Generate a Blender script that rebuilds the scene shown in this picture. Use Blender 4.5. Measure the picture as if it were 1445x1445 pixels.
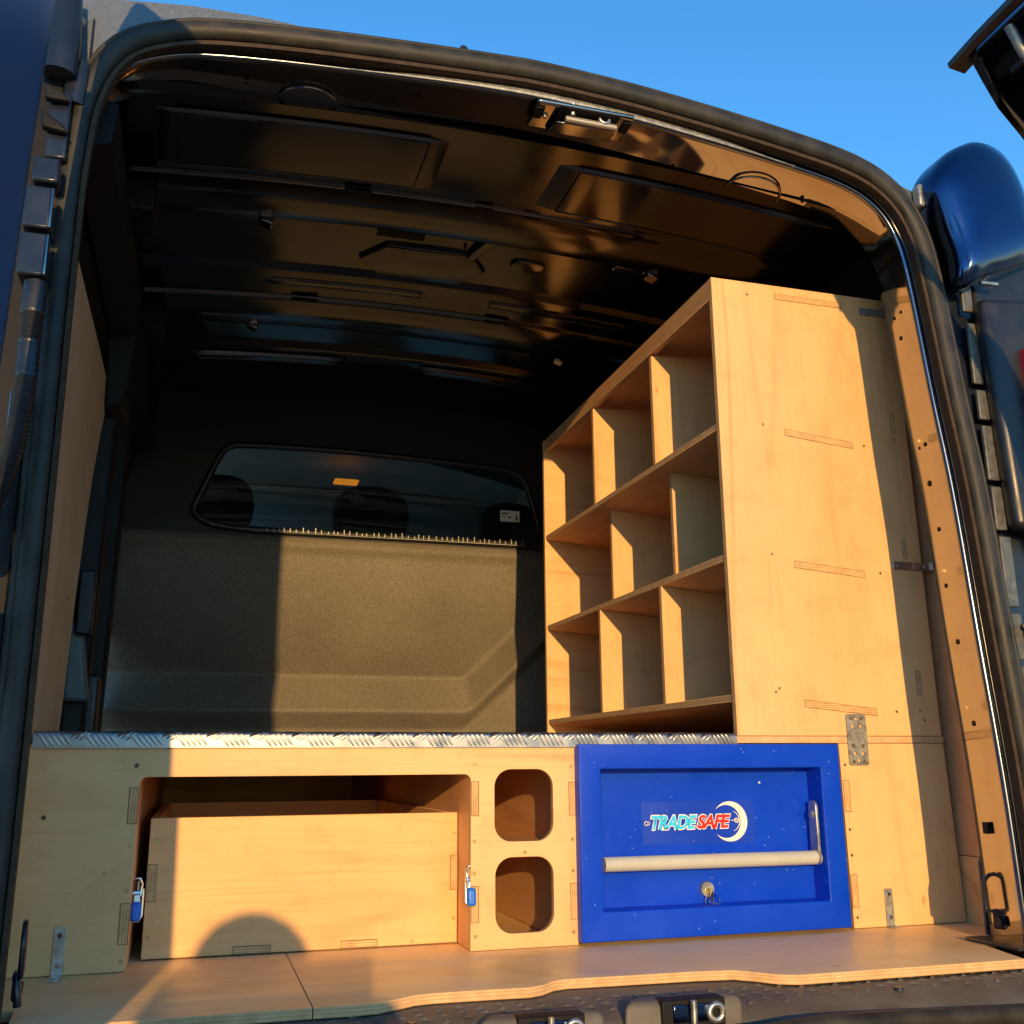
import bpy, bmesh, math, random
from mathutils import Vector, Matrix
random.seed(7)
for o in list(bpy.data.objects): bpy.data.objects.remove(o)
S = bpy.context.scene
COL = S.collection
PI = math.pi

# ------------------------------------------------------------------ camera
def cam_axes(yaw, pit, rol):
    cy, sy = math.cos(yaw), math.sin(yaw); cp, sp = math.cos(pit), math.sin(pit); cr, sr = math.cos(rol), math.sin(rol)
    f = Vector((sy*cp, cy*cp, sp)); r0 = Vector((cy, -sy, 0)); u0 = r0.cross(f)
    return cr*r0 + sr*u0, -sr*r0 + cr*u0, f
CAM = Vector((-0.53, -1.6, 0.27))
cd = bpy.data.cameras.new('camera'); cam = bpy.data.objects.new('camera', cd); COL.objects.link(cam)
r_, u_, f_ = cam_axes(math.radians(16.79), math.radians(13.88), math.radians(-0.40))
cam.matrix_world = Matrix(((r_.x, u_.x, -f_.x, CAM.x), (r_.y, u_.y, -f_.y, CAM.y), (r_.z, u_.z, -f_.z, CAM.z), (0, 0, 0, 1)))
cd.sensor_fit = 'HORIZONTAL'; cd.sensor_width = 36; cd.lens = 36*1450/1445
cd.clip_start = 0.02; cd.clip_end = 2000
S.camera = cam

# ------------------------------------------------------------------ sky and sun
SUN = Vector((0.158, 1.0, -0.172)).normalized()          # the way the light travels
W = bpy.data.worlds.new('World'); S.world = W; W.use_nodes = True
nt = W.node_tree; bg = nt.nodes['Background']
sky = nt.nodes.new('ShaderNodeTexSky'); sky.sky_type = 'NISHITA'; sky.sun_disc = False
sky.sun_elevation = math.radians(9.7); sky.sun_rotation = PI + math.atan(0.158)
sky.air_density = 1.0; sky.dust_density = 0.0; sky.ozone_density = 3.0; sky.altitude = 0
hs = nt.nodes.new('ShaderNodeHueSaturation'); hs.inputs['Saturation'].default_value = 1.2; nt.links.new(sky.outputs[0], hs.inputs['Color']); nt.links.new(hs.outputs[0], bg.inputs[0]); bg.inputs[1].default_value = 0.15
sd = bpy.data.lights.new('sun', 'SUN'); so = bpy.data.objects.new('sun', sd); COL.objects.link(so)
so.rotation_euler = SUN.to_track_quat('-Z', 'Y').to_euler()
sd.energy = 2.0; sd.angle = math.radians(0.55); sd.color = (1.0, 0.60, 0.22)
S.view_settings.view_transform = 'Standard'; S.view_settings.look = 'None'
S.view_settings.exposure = 1.33; S.view_settings.gamma = 1.0; S.view_settings.use_curve_mapping = False
S.render.engine = 'CYCLES'
S.cycles.max_bounces = 8; S.cycles.glossy_bounces = 4; S.cycles.diffuse_bounces = 4; S.cycles.transparent_max_bounces = 8

# ------------------------------------------------------------------ materials
def M0(name):
    m = bpy.data.materials.new(name); m.use_nodes = True
    n = m.node_tree.nodes; return m, m.node_tree, n['Principled BSDF']
def N(t, ty, **kw):
    n = t.nodes.new(ty)
    for k, v in kw.items():
        if k in n.inputs: n.inputs[k].default_value = v
        else: setattr(n, k, v)
    return n
def coords(t, scale=(1, 1, 1), loc=(0, 0, 0)):
    tc = N(t, 'ShaderNodeTexCoord'); mp = N(t, 'ShaderNodeMapping')
    mp.inputs['Scale'].default_value = scale; mp.inputs['Location'].default_value = loc
    t.links.new(tc.outputs['Object'], mp.inputs[0]); return mp.outputs[0]
def ramp(t, src, stops):
    r = N(t, 'ShaderNodeValToRGB'); e = r.color_ramp.elements
    while len(e) < len(stops): e.new(0.5)
    for i, (p, c) in enumerate(stops):
        e[i].position = p; e[i].color = (*c, 1) if len(c) == 3 else c
    t.links.new(src, r.inputs[0]); return r.outputs[0]
def mix(t, a, b, fac, mode='MIX'):
    m = N(t, 'ShaderNodeMix', data_type='RGBA', blend_type=mode)
    for s, v in ((m.inputs[0], fac), (m.inputs[6], a), (m.inputs[7], b)):
        if hasattr(v, 'links') or isinstance(v, bpy.types.NodeSocket): t.links.new(v, s)
        else: s.default_value = v if not isinstance(v, tuple) else (*v, 1)
    return m.outputs[2]
def bump(t, b, h, strength, dist=0.001):
    bn = N(t, 'ShaderNodeBump'); bn.inputs['Strength'].default_value = strength; bn.inputs['Distance'].default_value = dist
    t.links.new(h, bn.inputs['Height']); t.links.new(bn.outputs[0], b.inputs['Normal'])
def simple(name, col, rough=0.5, metal=0.0, spec=0.5, var=0.0, vscale=8, bmp=0, bscale=200, coat=0, emit=None, dirt=None):
    m, t, b = M0(name)
    b.inputs['Base Color'].default_value = (*col, 1); b.inputs['Roughness'].default_value = rough
    b.inputs['Metallic'].default_value = metal; b.inputs['Specular IOR Level'].default_value = spec
    b.inputs['Coat Weight'].default_value = coat
    if var:
        n = N(t, 'ShaderNodeTexNoise'); n.inputs['Scale'].default_value = vscale; n.inputs['Detail'].default_value = 6
        t.links.new(coords(t), n.inputs['Vector'])
        lo = tuple(max(0, c*(1-var)) for c in col); hi = tuple(min(1, c*(1+var)) for c in col)
        t.links.new(ramp(t, n.outputs[0], [(0.3, lo), (0.7, hi)]), b.inputs['Base Color'])
        r = ramp(t, n.outputs[0], [(0.3, (max(0, rough-0.08),)*3), (0.75, (min(1, rough+0.08),)*3)])
        t.links.new(r, b.inputs['Roughness'])
    if bmp:
        n = N(t, 'ShaderNodeTexNoise'); n.inputs['Scale'].default_value = bscale; n.inputs['Detail'].default_value = 3
        t.links.new(coords(t), n.inputs['Vector']); bump(t, b, n.outputs[0], bmp)
    if emit:
        b.inputs['Emission Color'].default_value = (*emit[0], 1); b.inputs['Emission Strength'].default_value = emit[1]
    return m
def ply(name, grain, lo, hi, seed=0.0, rings=0.35, fig=1.0):
    """birch plywood face; grain = axis index along which the fibres run"""
    m, t, b = M0(name)
    sc = [9.0, 9.0, 9.0]; sc[grain] = 1.1
    v = coords(t, tuple(sc), (seed, seed*1.7, seed*0.6))
    n1 = N(t, 'ShaderNodeTexNoise'); n1.inputs['Scale'].default_value = 0.55*fig; n1.inputs['Detail'].default_value = 3; n1.inputs['Distortion'].default_value = 0.5
    t.links.new(v, n1.inputs['Vector'])
    # growth ring contours
    mu = N(t, 'ShaderNodeMath', operation='MULTIPLY'); mu.inputs[1].default_value = 42; t.links.new(n1.outputs[0], mu.inputs[0])
    si = N(t, 'ShaderNodeMath', operation='SINE'); t.links.new(mu.outputs[0], si.inputs[0])
    # fine fibres
    sf = [170.0, 170.0, 170.0]; sf[grain] = 5
    n2 = N(t, 'ShaderNodeTexNoise'); n2.inputs['Scale'].default_value = 1; n2.inputs['Detail'].default_value = 4
    t.links.new(coords(t, tuple(sf), (seed*3, 0, seed)), n2.inputs['Vector'])
    # broad blotches
    sb = [3.5, 3.5, 3.5]; sb[grain] = 1.3
    n3 = N(t, 'ShaderNodeTexNoise'); n3.inputs['Scale'].default_value = 1.2; n3.inputs['Detail'].default_value = 3
    t.links.new(coords(t, tuple(sb), (seed*2, seed, 4)), n3.inputs['Vector'])
    c = ramp(t, n3.outputs[0], [(0.28, lo), (0.72, hi)])
    rg = ramp(t, si.outputs[0], [(0.0, (1, 1, 1)), (0.75, (0.95, 0.91, 0.86)), (1.0, (0.80, 0.70, 0.58))])
    n4 = N(t, 'ShaderNodeTexNoise'); n4.inputs['Scale'].default_value = 0.9; n4.inputs['Detail'].default_value = 2
    t.links.new(coords(t, tuple(sb), (seed*5, 7, seed)), n4.inputs['Vector'])
    rm = ramp(t, n4.outputs[0], [(0.40, (0.08,)*3), (0.62, (min(1.0, rings*2.6),)*3)])
    c = mix(t, c, mix(t, c, rg, 1.0, 'MULTIPLY'), rm)
    # a few small pin knots and handling marks
    vk = N(t, 'ShaderNodeTexVoronoi'); vk.inputs['Scale'].default_value = 5.5; sk_ = [1.0, 1.0, 1.0]; sk_[grain] = 0.45
    t.links.new(coords(t, tuple(sk_), (seed*7, seed*2, 3)), vk.inputs['Vector'])
    c = mix(t, c, (0.30, 0.15, 0.06), ramp(t, vk.outputs['Distance'], [(0.012, (0.55,)*3), (0.03, (0.0,)*3)]))
    nm_ = N(t, 'ShaderNodeTexNoise'); nm_.inputs['Scale'].default_value = 14; nm_.inputs['Detail'].default_value = 8; nm_.inputs['Roughness'].default_value = 0.7
    t.links.new(coords(t, (1, 1, 1), (seed, 2, 9)), nm_.inputs['Vector'])
    c = mix(t, c, mix(t, c, ramp(t, nm_.outputs[0], [(0.30, (0.80, 0.76, 0.72)), (0.5, (1, 1, 1)), (0.75, (1.04, 1.03, 1.0))]), 1.0, 'MULTIPLY'), 0.7)
    fb = ramp(t, n2.outputs[0], [(0.25, (0.70, 0.60, 0.50)), (0.47, (1, 1, 1)), (0.8, (1.03, 1.02, 1.0))])
    c = mix(t, c, mix(t, c, fb, 1.0, 'MULTIPLY'), 0.32)
    t.links.new(c, b.inputs['Base Color'])
    b.inputs['Roughness'].default_value = 0.5; b.inputs['Specular IOR Level'].default_value = 0.35
    bump(t, b, n2.outputs[0], 0.12, 0.0006)
    return m
def ply_edge(name, axis, strong=False):
    m, t, b = M0(name)
    tc = N(t, 'ShaderNodeTexCoord'); sx = N(t, 'ShaderNodeSeparateXYZ'); t.links.new(tc.outputs['Object'], sx.inputs[0])
    mu = N(t, 'ShaderNodeMath', operation='MULTIPLY'); mu.inputs[1].default_value = 2*PI/(0.0038 if strong else 0.0042); t.links.new(sx.outputs[axis], mu.inputs[0])
    si = N(t, 'ShaderNodeMath', operation='SINE'); t.links.new(mu.outputs[0], si.inputs[0])
    n = N(t, 'ShaderNodeTexNoise'); n.inputs['Scale'].default_value = 60; n.inputs['Detail'].default_value = 4; t.links.new(tc.outputs['Object'], n.inputs['Vector'])
    c = ramp(t, si.outputs[0], [(0.0, (0.74, 0.49, 0.25)), (0.5, (0.70, 0.45, 0.23)), (1.0, (0.56, 0.34, 0.165))])
    if strong: c = ramp(t, si.outputs[0], [(0.0, (0.70, 0.46, 0.22)), (0.6, (0.64, 0.41, 0.19)), (1.0, (0.42, 0.25, 0.105))])
    c = mix(t, c, ramp(t, n.outputs[0], [(0.3, (0.8, 0.75, 0.7)), (0.7, (1.05, 1.03, 1.0))]), 1.0, 'MULTIPLY')
    t.links.new(c, b.inputs['Base Color']); b.inputs['Roughness'].default_value = 0.7; b.inputs['Specular IOR Level'].default_value = 0.2
    return m
LO, HI = (0.72, 0.425, 0.185), (0.81, 0.515, 0.245)
PX = ply('plywood_grain_x', 0, LO, HI, 1.0); PY = ply('plywood_grain_y', 1, (0.68, 0.365, 0.17), (0.77, 0.45, 0.225), 2.3, 0.2)
PZ = ply('plywood_grain_z', 2, (0.72, 0.415, 0.175), (0.81, 0.505, 0.235), 3.7, 0.35, 0.8)
PZ2 = ply('plywood_pink_grain_z', 2, (0.69, 0.38, 0.195), (0.77, 0.46, 0.25), 5.1, 0.2)
PD = ply('plywood_drawer', 0, (0.72, 0.405, 0.155), (0.81, 0.50, 0.215), 8.2, 0.3)
PE = [ply_edge('plywood_edge_%s' % a, i) for i, a in enumerate('xyz')]
FLO = ply('floor_plywood', 0, (0.74, 0.50, 0.22), (0.84, 0.60, 0.29), 9.1, 0.15)
FLO.node_tree.nodes['Principled BSDF'].inputs['Roughness'].default_value = 0.36; FLO.node_tree.nodes['Principled BSDF'].inputs['Specular IOR Level'].default_value = 0.55
def scuff(m):
    t = m.node_tree; b = t.nodes['Principled BSDF']; src = b.inputs['Base Color'].links[0].from_socket
    n = N(t, 'ShaderNodeTexNoise'); n.inputs['Scale'].default_value = 5; n.inputs['Detail'].default_value = 9; n.inputs['Roughness'].default_value = 0.72; n.inputs['Distortion'].default_value = 0.6
    t.links.new(coords(t, (0.6, 1.8, 1), (3, 1, 0)), n.inputs['Vector'])
    c = mix(t, src, (0.62, 0.52, 0.40), ramp(t, n.outputs[0], [(0.52, (0.0,)*3), (0.68, (0.55,)*3)]))
    c = mix(t, c, (0.40, 0.27, 0.15), ramp(t, n.outputs[0], [(0.30, (0.35,)*3), (0.42, (0.0,)*3)]))
    t.links.new(c, b.inputs['Base Color'])
    t.links.new(ramp(t, n.outputs[0], [(0.35, (0.32,)*3), (0.65, (0.52,)*3)]), b.inputs['Roughness'])
scuff(FLO)
PAINT = simple('black_gloss_paint', (0.31, 0.295, 0.28), 0.10, 1.0, var=0.10, vscale=3)
PAINTD = simple('black_body_paint', (0.012, 0.016, 0.026), 0.25, 0.0, var=0.15, vscale=20)
PAINTB = simple('dark_blue_metallic_paint', (0.052, 0.085, 0.165), 0.14, 1.0, var=0.06, vscale=5)
BEAD = simple('blue_black_bead', (0.16, 0.18, 0.22), 0.22, 1.0)
DOORP = simple('blue_metallic_door_paint', (0.05, 0.17, 0.38), 0.35, 0.35, var=0.05, vscale=3)
ROOF = simple('black_primer_paint', (0.085, 0.079, 0.073), 0.16, 1.0, var=0.16, vscale=7, bmp=0.05, bscale=260)
DULL = simple('dull_black_paint', (0.010, 0.010, 0.010), 0.6, 0.0, 0.2, var=0.3, vscale=12)
FLAKE = simple('dusty_metallic_paint', (0.12, 0.145, 0.165), 0.42, 0.3, var=0.18, vscale=300, bmp=0.08, bscale=500)
RUB = simple('rubber_seal', (0.030, 0.029, 0.024), 0.55, 0.0, 0.3, var=0.45, vscale=25, bmp=0.15, bscale=150)
RUBB = simple('brown_flock_rubber', (0.055, 0.038, 0.024), 0.8, 0.0, 0.2, var=0.3, vscale=60, bmp=0.3, bscale=700)
PLAS = simple('textured_black_plastic', (0.115, 0.105, 0.085), 0.55, 0.0, 0.4, var=0.35, vscale=14, bmp=0.5, bscale=600)
PLASD = simple('black_plastic', (0.012, 0.013, 0.015), 0.38, 0.0, 0.5, var=0.3, vscale=30)
def bulk_mat():
    m, t, b = M0('grained_grey_plastic')
    v = coords(t); n = N(t, 'ShaderNodeTexNoise'); n.inputs['Scale'].default_value = 230; n.inputs['Detail'].default_value = 5; t.links.new(v, n.inputs['Vector'])
    n2 = N(t, 'ShaderNodeTexNoise'); n2.inputs['Scale'].default_value = 4; n2.inputs['Detail'].default_value = 4; t.links.new(v, n2.inputs['Vector'])
    c = ramp(t, n.outputs[0], [(0.35, (0.115, 0.102, 0.080)), (0.68, (0.205, 0.180, 0.145))])
    c = mix(t, c, ramp(t, n2.outputs[0], [(0.3, (0.85,)*3), (0.7, (1.08,)*3)]), 1.0, 'MULTIPLY')
    t.links.new(c, b.inputs['Base Color']); b.inputs['Roughness'].default_value = 0.6; b.inputs['Specular IOR Level'].default_value = 0.3
    bump(t, b, n.outputs[0], 0.6, 0.002); return m
BULK = bulk_mat()
ALU = simple('aluminium_tread_plate', (0.30, 0.295, 0.285), 0.40, 1.0, var=0.3, vscale=40, bmp=0.1, bscale=300)
ZINC = simple('zinc_plated_steel', (0.50, 0.50, 0.47), 0.36, 0.9, var=0.2, vscale=90)
GALV = simple('galvanised_grey_steel', (0.30, 0.31, 0.29), 0.45, 0.5, var=0.3, vscale=120, bmp=0.2, bscale=400)
TABM = simple('dull_olive_grey_steel', (0.13, 0.13, 0.11), 0.5, 0.4, var=0.3, vscale=90)
CHROME = simple('chrome', (0.75, 0.74, 0.72), 0.12, 1.0)
BRASS = simple('brass_screw', (0.42, 0.32, 0.16), 0.35, 0.9)
SCREWD = simple('dark_screw', (0.10, 0.075, 0.05), 0.5, 0.6)
def blue_mat():
    m, t, b = M0('blue_powder_coat'); v = coords(t)
    n = N(t, 'ShaderNodeTexNoise'); n.inputs['Scale'].default_value = 420; n.inputs['Detail'].default_value = 2; t.links.new(v, n.inputs['Vector'])
    n2 = N(t, 'ShaderNodeTexNoise'); n2.inputs['Scale'].default_value = 9; n2.inputs['Detail'].default_value = 8; n2.inputs['Roughness'].default_value = 0.7; t.links.new(v, n2.inputs['Vector'])
    vo = N(t, 'ShaderNodeTexVoronoi'); vo.inputs['Scale'].default_value = 55; t.links.new(v, vo.inputs['Vector'])
    c = ramp(t, n2.outputs[0], [(0.3, (0.0004, 0.043, 0.54)), (0.7, (0.0006, 0.054, 0.63))])
    c = mix(t, c, (0.45, 0.5, 0.6), ramp(t, vo.outputs['Distance'], [(0.035, (0.5,)*3), (0.075, (0.0,)*3)]))
    c = mix(t, c, (0.10, 0.16, 0.5), ramp(t, n2.outputs[0], [(0.66, (0.0,)*3), (0.85, (0.22,)*3)]))
    t.links.new(c, b.inputs['Base Color'])
    t.links.new(ramp(t, n2.outputs[0], [(0.3, (0.24,)*3), (0.7, (0.42,)*3)]), b.inputs['Roughness'])
    b.inputs['Specular IOR Level'].default_value = 0.25; bump(t, b, n.outputs[0], 0.10, 0.0006); return m
BLUE = blue_mat()
BTIP = simple('blue_soft_plastic', (0.006, 0.15, 0.70), 0.4, 0.0, 0.5)
CREAM = simple('cream_enamel', (0.46, 0.47, 0.42), 0.4, 0.0, 0.4, var=0.06, vscale=15)
WHITE = simple('white_print', (0.80, 0.79, 0.74), 0.5)
CYAN = simple('cyan_print', (0.02, 0.56, 0.95), 0.5)
RED = simple('red_print', (0.85, 0.010, 0.012), 0.5)
DARKP = simple('dark_print', (0.05, 0.05, 0.07), 0.6)
TAIL = simple('red_lamp_lens', (0.30, 0.012, 0.03), 0.12, 0.0, 0.6, coat=0.5)
SEAT = simple('black_seat_fabric', (0.018, 0.017, 0.019), 0.85, var=0.3, vscale=90)
LINER = simple('grey_headliner', (0.50, 0.52, 0.50), 0.85, var=0.15, vscale=6)
GREYG = simple('grey_green_plastic', (0.11, 0.13, 0.13), 0.5, var=0.2)
SKIN = simple('skin', (0.55, 0.34, 0.25), 0.5); COAT = simple('dark_jacket', (0.03, 0.035, 0.05), 0.8, var=0.3, vscale=40)
HAIR = simple('brown_hair', (0.05, 0.03, 0.02), 0.6)
GAP = simple('joint_shadow_gap', (0.20, 0.11, 0.05), 0.8)
TENM = [ply_edge('joint_end_grain_%s' % a, i, True) for i, a in enumerate('xyz')]
DUST = simple('wood_chips', (0.75, 0.60, 0.42), 0.8)
def film_mat(name, tint, refl, alpha):
    m, t, b = M0(name); nn = t.nodes
    tr = N(t, 'ShaderNodeBsdfTransparent'); tr.inputs[0].default_value = (*tint, 1)
    gl = N(t, 'ShaderNodeBsdfGlossy'); gl.inputs['Roughness'].default_value = refl
    fr = N(t, 'ShaderNodeFresnel'); fr.inputs[0].default_value = 1.45
    ms = N(t, 'ShaderNodeMixShader'); t.links.new(fr.outputs[0], ms.inputs[0]); t.links.new(tr.outputs[0], ms.inputs[1]); t.links.new(gl.outputs[0], ms.inputs[2])
    df = N(t, 'ShaderNodeBsdfDiffuse'); df.inputs[0].default_value = (0.6, 0.65, 0.7, 1)
    m2 = N(t, 'ShaderNodeMixShader'); m2.inputs[0].default_value = alpha; t.links.new(ms.outputs[0], m2.inputs[1]); t.links.new(df.outputs[0], m2.inputs[2])
    t.links.new(m2.outputs[0], nn['Material Output'].inputs[0]); return m
GLASS = film_mat('tinted_window_glass', (0.72, 0.80, 0.80), 0.02, 0.0)
FILM = film_mat('clear_sticker_film', (1.0, 1.0, 1.0), 0.12, 0.005)
def ground_mat():
    m, t, b = M0('worn_concrete'); v = coords(t)
    n = N(t, 'ShaderNodeTexNoise'); n.inputs['Scale'].default_value = 90; n.inputs['Detail'].default_value = 6; t.links.new(v, n.inputs['Vector'])
    n2 = N(t, 'ShaderNodeTexNoise'); n2.inputs['Scale'].default_value = 0.8; n2.inputs['Detail'].default_value = 5; t.links.new(v, n2.inputs['Vector'])
    c = ramp(t, n.outputs[0], [(0.3, (0.32, 0.24, 0.17)), (0.7, (0.47, 0.36, 0.265))])
    c = mix(t, c, ramp(t, n2.outputs[0], [(0.3, (0.75,)*3), (0.7, (1.15,)*3)]), 1.0, 'MULTIPLY')
    t.links.new(c, b.inputs['Base Color']); b.inputs['Roughness'].default_value = 0.85; bump(t, b, n.outputs[0], 0.6, 0.004); return m
ASPH = ground_mat()

# ------------------------------------------------------------------ object helpers
def reg(o, parent=None, label=None):
    COL.objects.link(o)
    if parent is not None:
        o.parent = parent
        inv = Matrix.Identity(4); p = parent
        chain = []
        while p is not None: chain.append(p); p = p.parent
        mw = Matrix.Identity(4)
        for q in reversed(chain): mw = mw @ q.matrix_parent_inverse @ Matrix.Translation(q.location)
        o.matrix_parent_inverse = mw.inverted()
    if label: o['label'] = label
    return o
def thing(name, loc, label, cat, group=None):
    o = bpy.data.objects.new(name, None); o.location = loc; o.empty_display_size = 0.02; COL.objects.link(o)
    return tag(o, label, cat, group)
def tag(o, label, cat, group=None):
    o['label'] = label; o['category'] = cat
    if group: o['group'] = group
    return o
def mesh(name, vs, fs, mats, parent=None, smooth=None, bev=0, seg=2, recalc=True, label=None, midx=None):
    me = bpy.data.meshes.new(name); me.from_pydata([tuple(v) for v in vs], [], fs)
    for m in (mats if isinstance(mats, (list, tuple)) else [mats]): me.materials.append(m)
    if recalc:
        bm = bmesh.new(); bm.from_mesh(me); bmesh.ops.recalc_face_normals(bm, faces=bm.faces); bm.to_mesh(me); bm.free()
    if midx:
        for p, i in zip(me.polygons, midx): p.material_index = i
    if smooth is not None:
        for p in me.polygons: p.use_smooth = True
        if smooth < 180: me.set_sharp_from_angle(angle=math.radians(smooth))
    o = bpy.data.objects.new(name, me); reg(o, parent, label)
    if bev:
        b = o.modifiers.new('bevel', 'BEVEL'); b.width = bev; b.segments = seg; b.limit_method = 'ANGLE'; b.angle_limit = math.radians(40)
        if smooth is None:
            for p in me.polygons: p.use_smooth = True
            me.set_sharp_from_angle(angle=math.radians(40))
    return o
BF = [(0, 1, 2, 3), (7, 6, 5, 4), (0, 4, 5, 1), (1, 5, 6, 2), (2, 6, 7, 3), (3, 7, 4, 0)]
def boxv(x0, x1, y0, y1, z0, z1):
    return [(x0, y0, z0), (x1, y0, z0), (x1, y1, z0), (x0, y1, z0), (x0, y0, z1), (x1, y0, z1), (x1, y1, z1), (x0, y1, z1)]
def box(name, x0, x1, y0, y1, z0, z1, mat, parent=None, bev=0.001, seg=2, label=None):
    return mesh(name, boxv(x0, x1, y0, y1, z0, z1), BF, mat, parent, None, bev, seg, label=label)
def hexa(name, v8, mat, parent=None, bev=0.001, seg=2, label=None):
    return mesh(name, v8, BF, mat, parent, None, bev, seg, label=label)
def plybox(name, x0, x1, y0, y1, z0, z1, face, parent=None, label=None, bev=0.0007):
    d = (x1-x0, y1-y0, z1-z0); ax = d.index(min(d))
    return plyhexa(name, boxv(x0, x1, y0, y1, z0, z1), ax, face, parent, label, bev)
def plyhexa(name, v8, ax, face, parent=None, label=None, bev=0.0007):
    o = mesh(name, v8, BF, [face, PE[ax]], parent, None, bev, 1, label=label)
    for p in o.data.polygons:
        n = p.normal; p.material_index = 0 if abs(n[ax]) > 0.8 else 1
    return o
def rrect(x0, x1, z0, z1, r, n=6):
    pts = []
    for cx, cz, a in ((x1-r, z1-r, 0), (x0+r, z1-r, 90), (x0+r, z0+r, 180), (x1-r, z0+r, 270)):
        for i in range(n+1):
            t = math.radians(a + 90*i/n); pts.append((cx + r*math.cos(t), cz + r*math.sin(t)))
    return pts
def plate(name, outer, holes, a, b, mats, parent=None, plane='XZ', smooth=40, bev=0.0, label=None):
    """filled 2-D outline with holes, from depth a to depth b along the third axis"""
    cu = bpy.data.curves.new('tmp', 'CURVE'); cu.dimensions = '2D'; cu.fill_mode = 'BOTH'; cu.extrude = abs(b-a)/2
    if bev: cu.bevel_depth = bev; cu.extrude = abs(b-a)/2 - bev; cu.offset = -bev
    for loop in [outer] + holes:
        s = cu.splines.new('POLY'); s.points.add(len(loop)-1); s.use_cyclic_u = True
        for p, (u, v) in zip(s.points, loop): p.co = (u, v, 0, 1)
    ob = bpy.data.objects.new('tmp', cu); COL.objects.link(ob)
    dg = bpy.context.evaluated_depsgraph_get(); dg.update()
    me = bpy.data.meshes.new_from_object(ob.evaluated_get(dg)); bpy.data.objects.remove(ob); bpy.data.curves.remove(cu)
    mid = (a+b)/2
    for v in me.vertices:
        u, w, d = v.co
        v.co = {'XZ': (u, mid-d, w), 'XY': (u, w, mid+d), 'YZ': (mid+d, u, w)}[plane]
    bm = bmesh.new(); bm.from_mesh(me); bmesh.ops.remove_doubles(bm, verts=bm.verts, dist=1e-6); bmesh.ops.recalc_face_normals(bm, faces=bm.faces); bm.to_mesh(me); bm.free()
    me.materials.clear()
    ml = mats if isinstance(mats, (list, tuple)) else [mats]
    for m in ml: me.materials.append(m)
    ax = {'XZ': 1, 'XY': 2, 'YZ': 0}[plane]
    for p in me.polygons:
        p.material_index = 0 if (abs(p.normal[ax]) > 0.8 or len(ml) == 1) else 1
        p.use_smooth = True
    me.set_sharp_from_angle(angle=math.radians(smooth)); me.name = name
    o = bpy.data.objects.new(name, me); return reg(o, parent, label)
def frames(path, closed):
    n = len(path); out = []
    for i in range(n):
        a = path[(i-1) % n] if closed or i else path[i]; b = path[(i+1) % n] if closed or i < n-1 else path[i]
        out.append((Vector(b)-Vector(a)).normalized())
    return out
def tube(name, path, r, mat, parent=None, closed=False, n=10, up=None, label=None, prof=None, smooth=60):
    """sweep; prof = list of (outward-ish, up) offsets, else a circle of radius r (r may be a list)"""
    path = [Vector(p) for p in path]; T = frames(path, closed); vs = []; fs = []
    ref = Vector(up) if up else None
    for i, (p, t) in enumerate(zip(path, T)):
        if ref is not None: u = (ref - t*ref.dot(t)).normalized()
        else:
            if i == 0: u = t.orthogonal().normalized()
            else: u = (u - t*u.dot(t)).normalized()
        w = t.cross(u); rr = r[i] if isinstance(r, (list, tuple)) else r
        pr = prof if prof else [(rr*math.cos(2*PI*k/n), rr*math.sin(2*PI*k/n)) for k in range(n)]
        for (a, b) in pr: vs.append(p + w*a + u*b)
    m = len(pr); L = len(path)
    for i in range(L if closed else L-1):
        j = (i+1) % L
        for k in range(m): fs.append((i*m+k, i*m+(k+1) % m, j*m+(k+1) % m, j*m+k))
    if not closed: fs.append(tuple(range(m))); fs.append(tuple((L-1)*m+k for k in range(m)))
    return mesh(name, vs, fs, mat, parent, smooth, label=label)
def resample(pts, n, closed=False):
    pts = [Vector(p) for p in pts]
    def cr(p0, p1, p2, p3, t): return 0.5*((2*p1)+(-p0+p2)*t+(2*p0-5*p1+4*p2-p3)*t*t+(-p0+3*p1-3*p2+p3)*t**3)
    out = []; m = len(pts); segs = m if closed else m-1
    for s in range(segs):
        g = lambda k: pts[k % m] if closed else pts[max(0, min(m-1, k))]
        for i in range(n): out.append(cr(g(s-1), g(s), g(s+1), g(s+2), i/n))
    if not closed: out.append(pts[-1])
    return out
def grid(name, fn, us, vs_, mat, parent=None, smooth=35, thick=0, label=None):
    P = [fn(u, v) for u in us for v in vs_]; m = len(vs_); F = []
    for i in range(len(us)-1):
        for j in range(m-1): F.append((i*m+j, (i+1)*m+j, (i+1)*m+j+1, i*m+j+1))
    o = mesh(name, P, F, mat, parent, smooth, recalc=False, label=label)
    if thick:
        s = o.modifiers.new('solid', 'SOLIDIFY'); s.thickness = thick; s.offset = 0
    return o
def lin(a, b, n): return [a+(b-a)*i/n for i in range(n+1)]
_cache = {}
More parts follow.
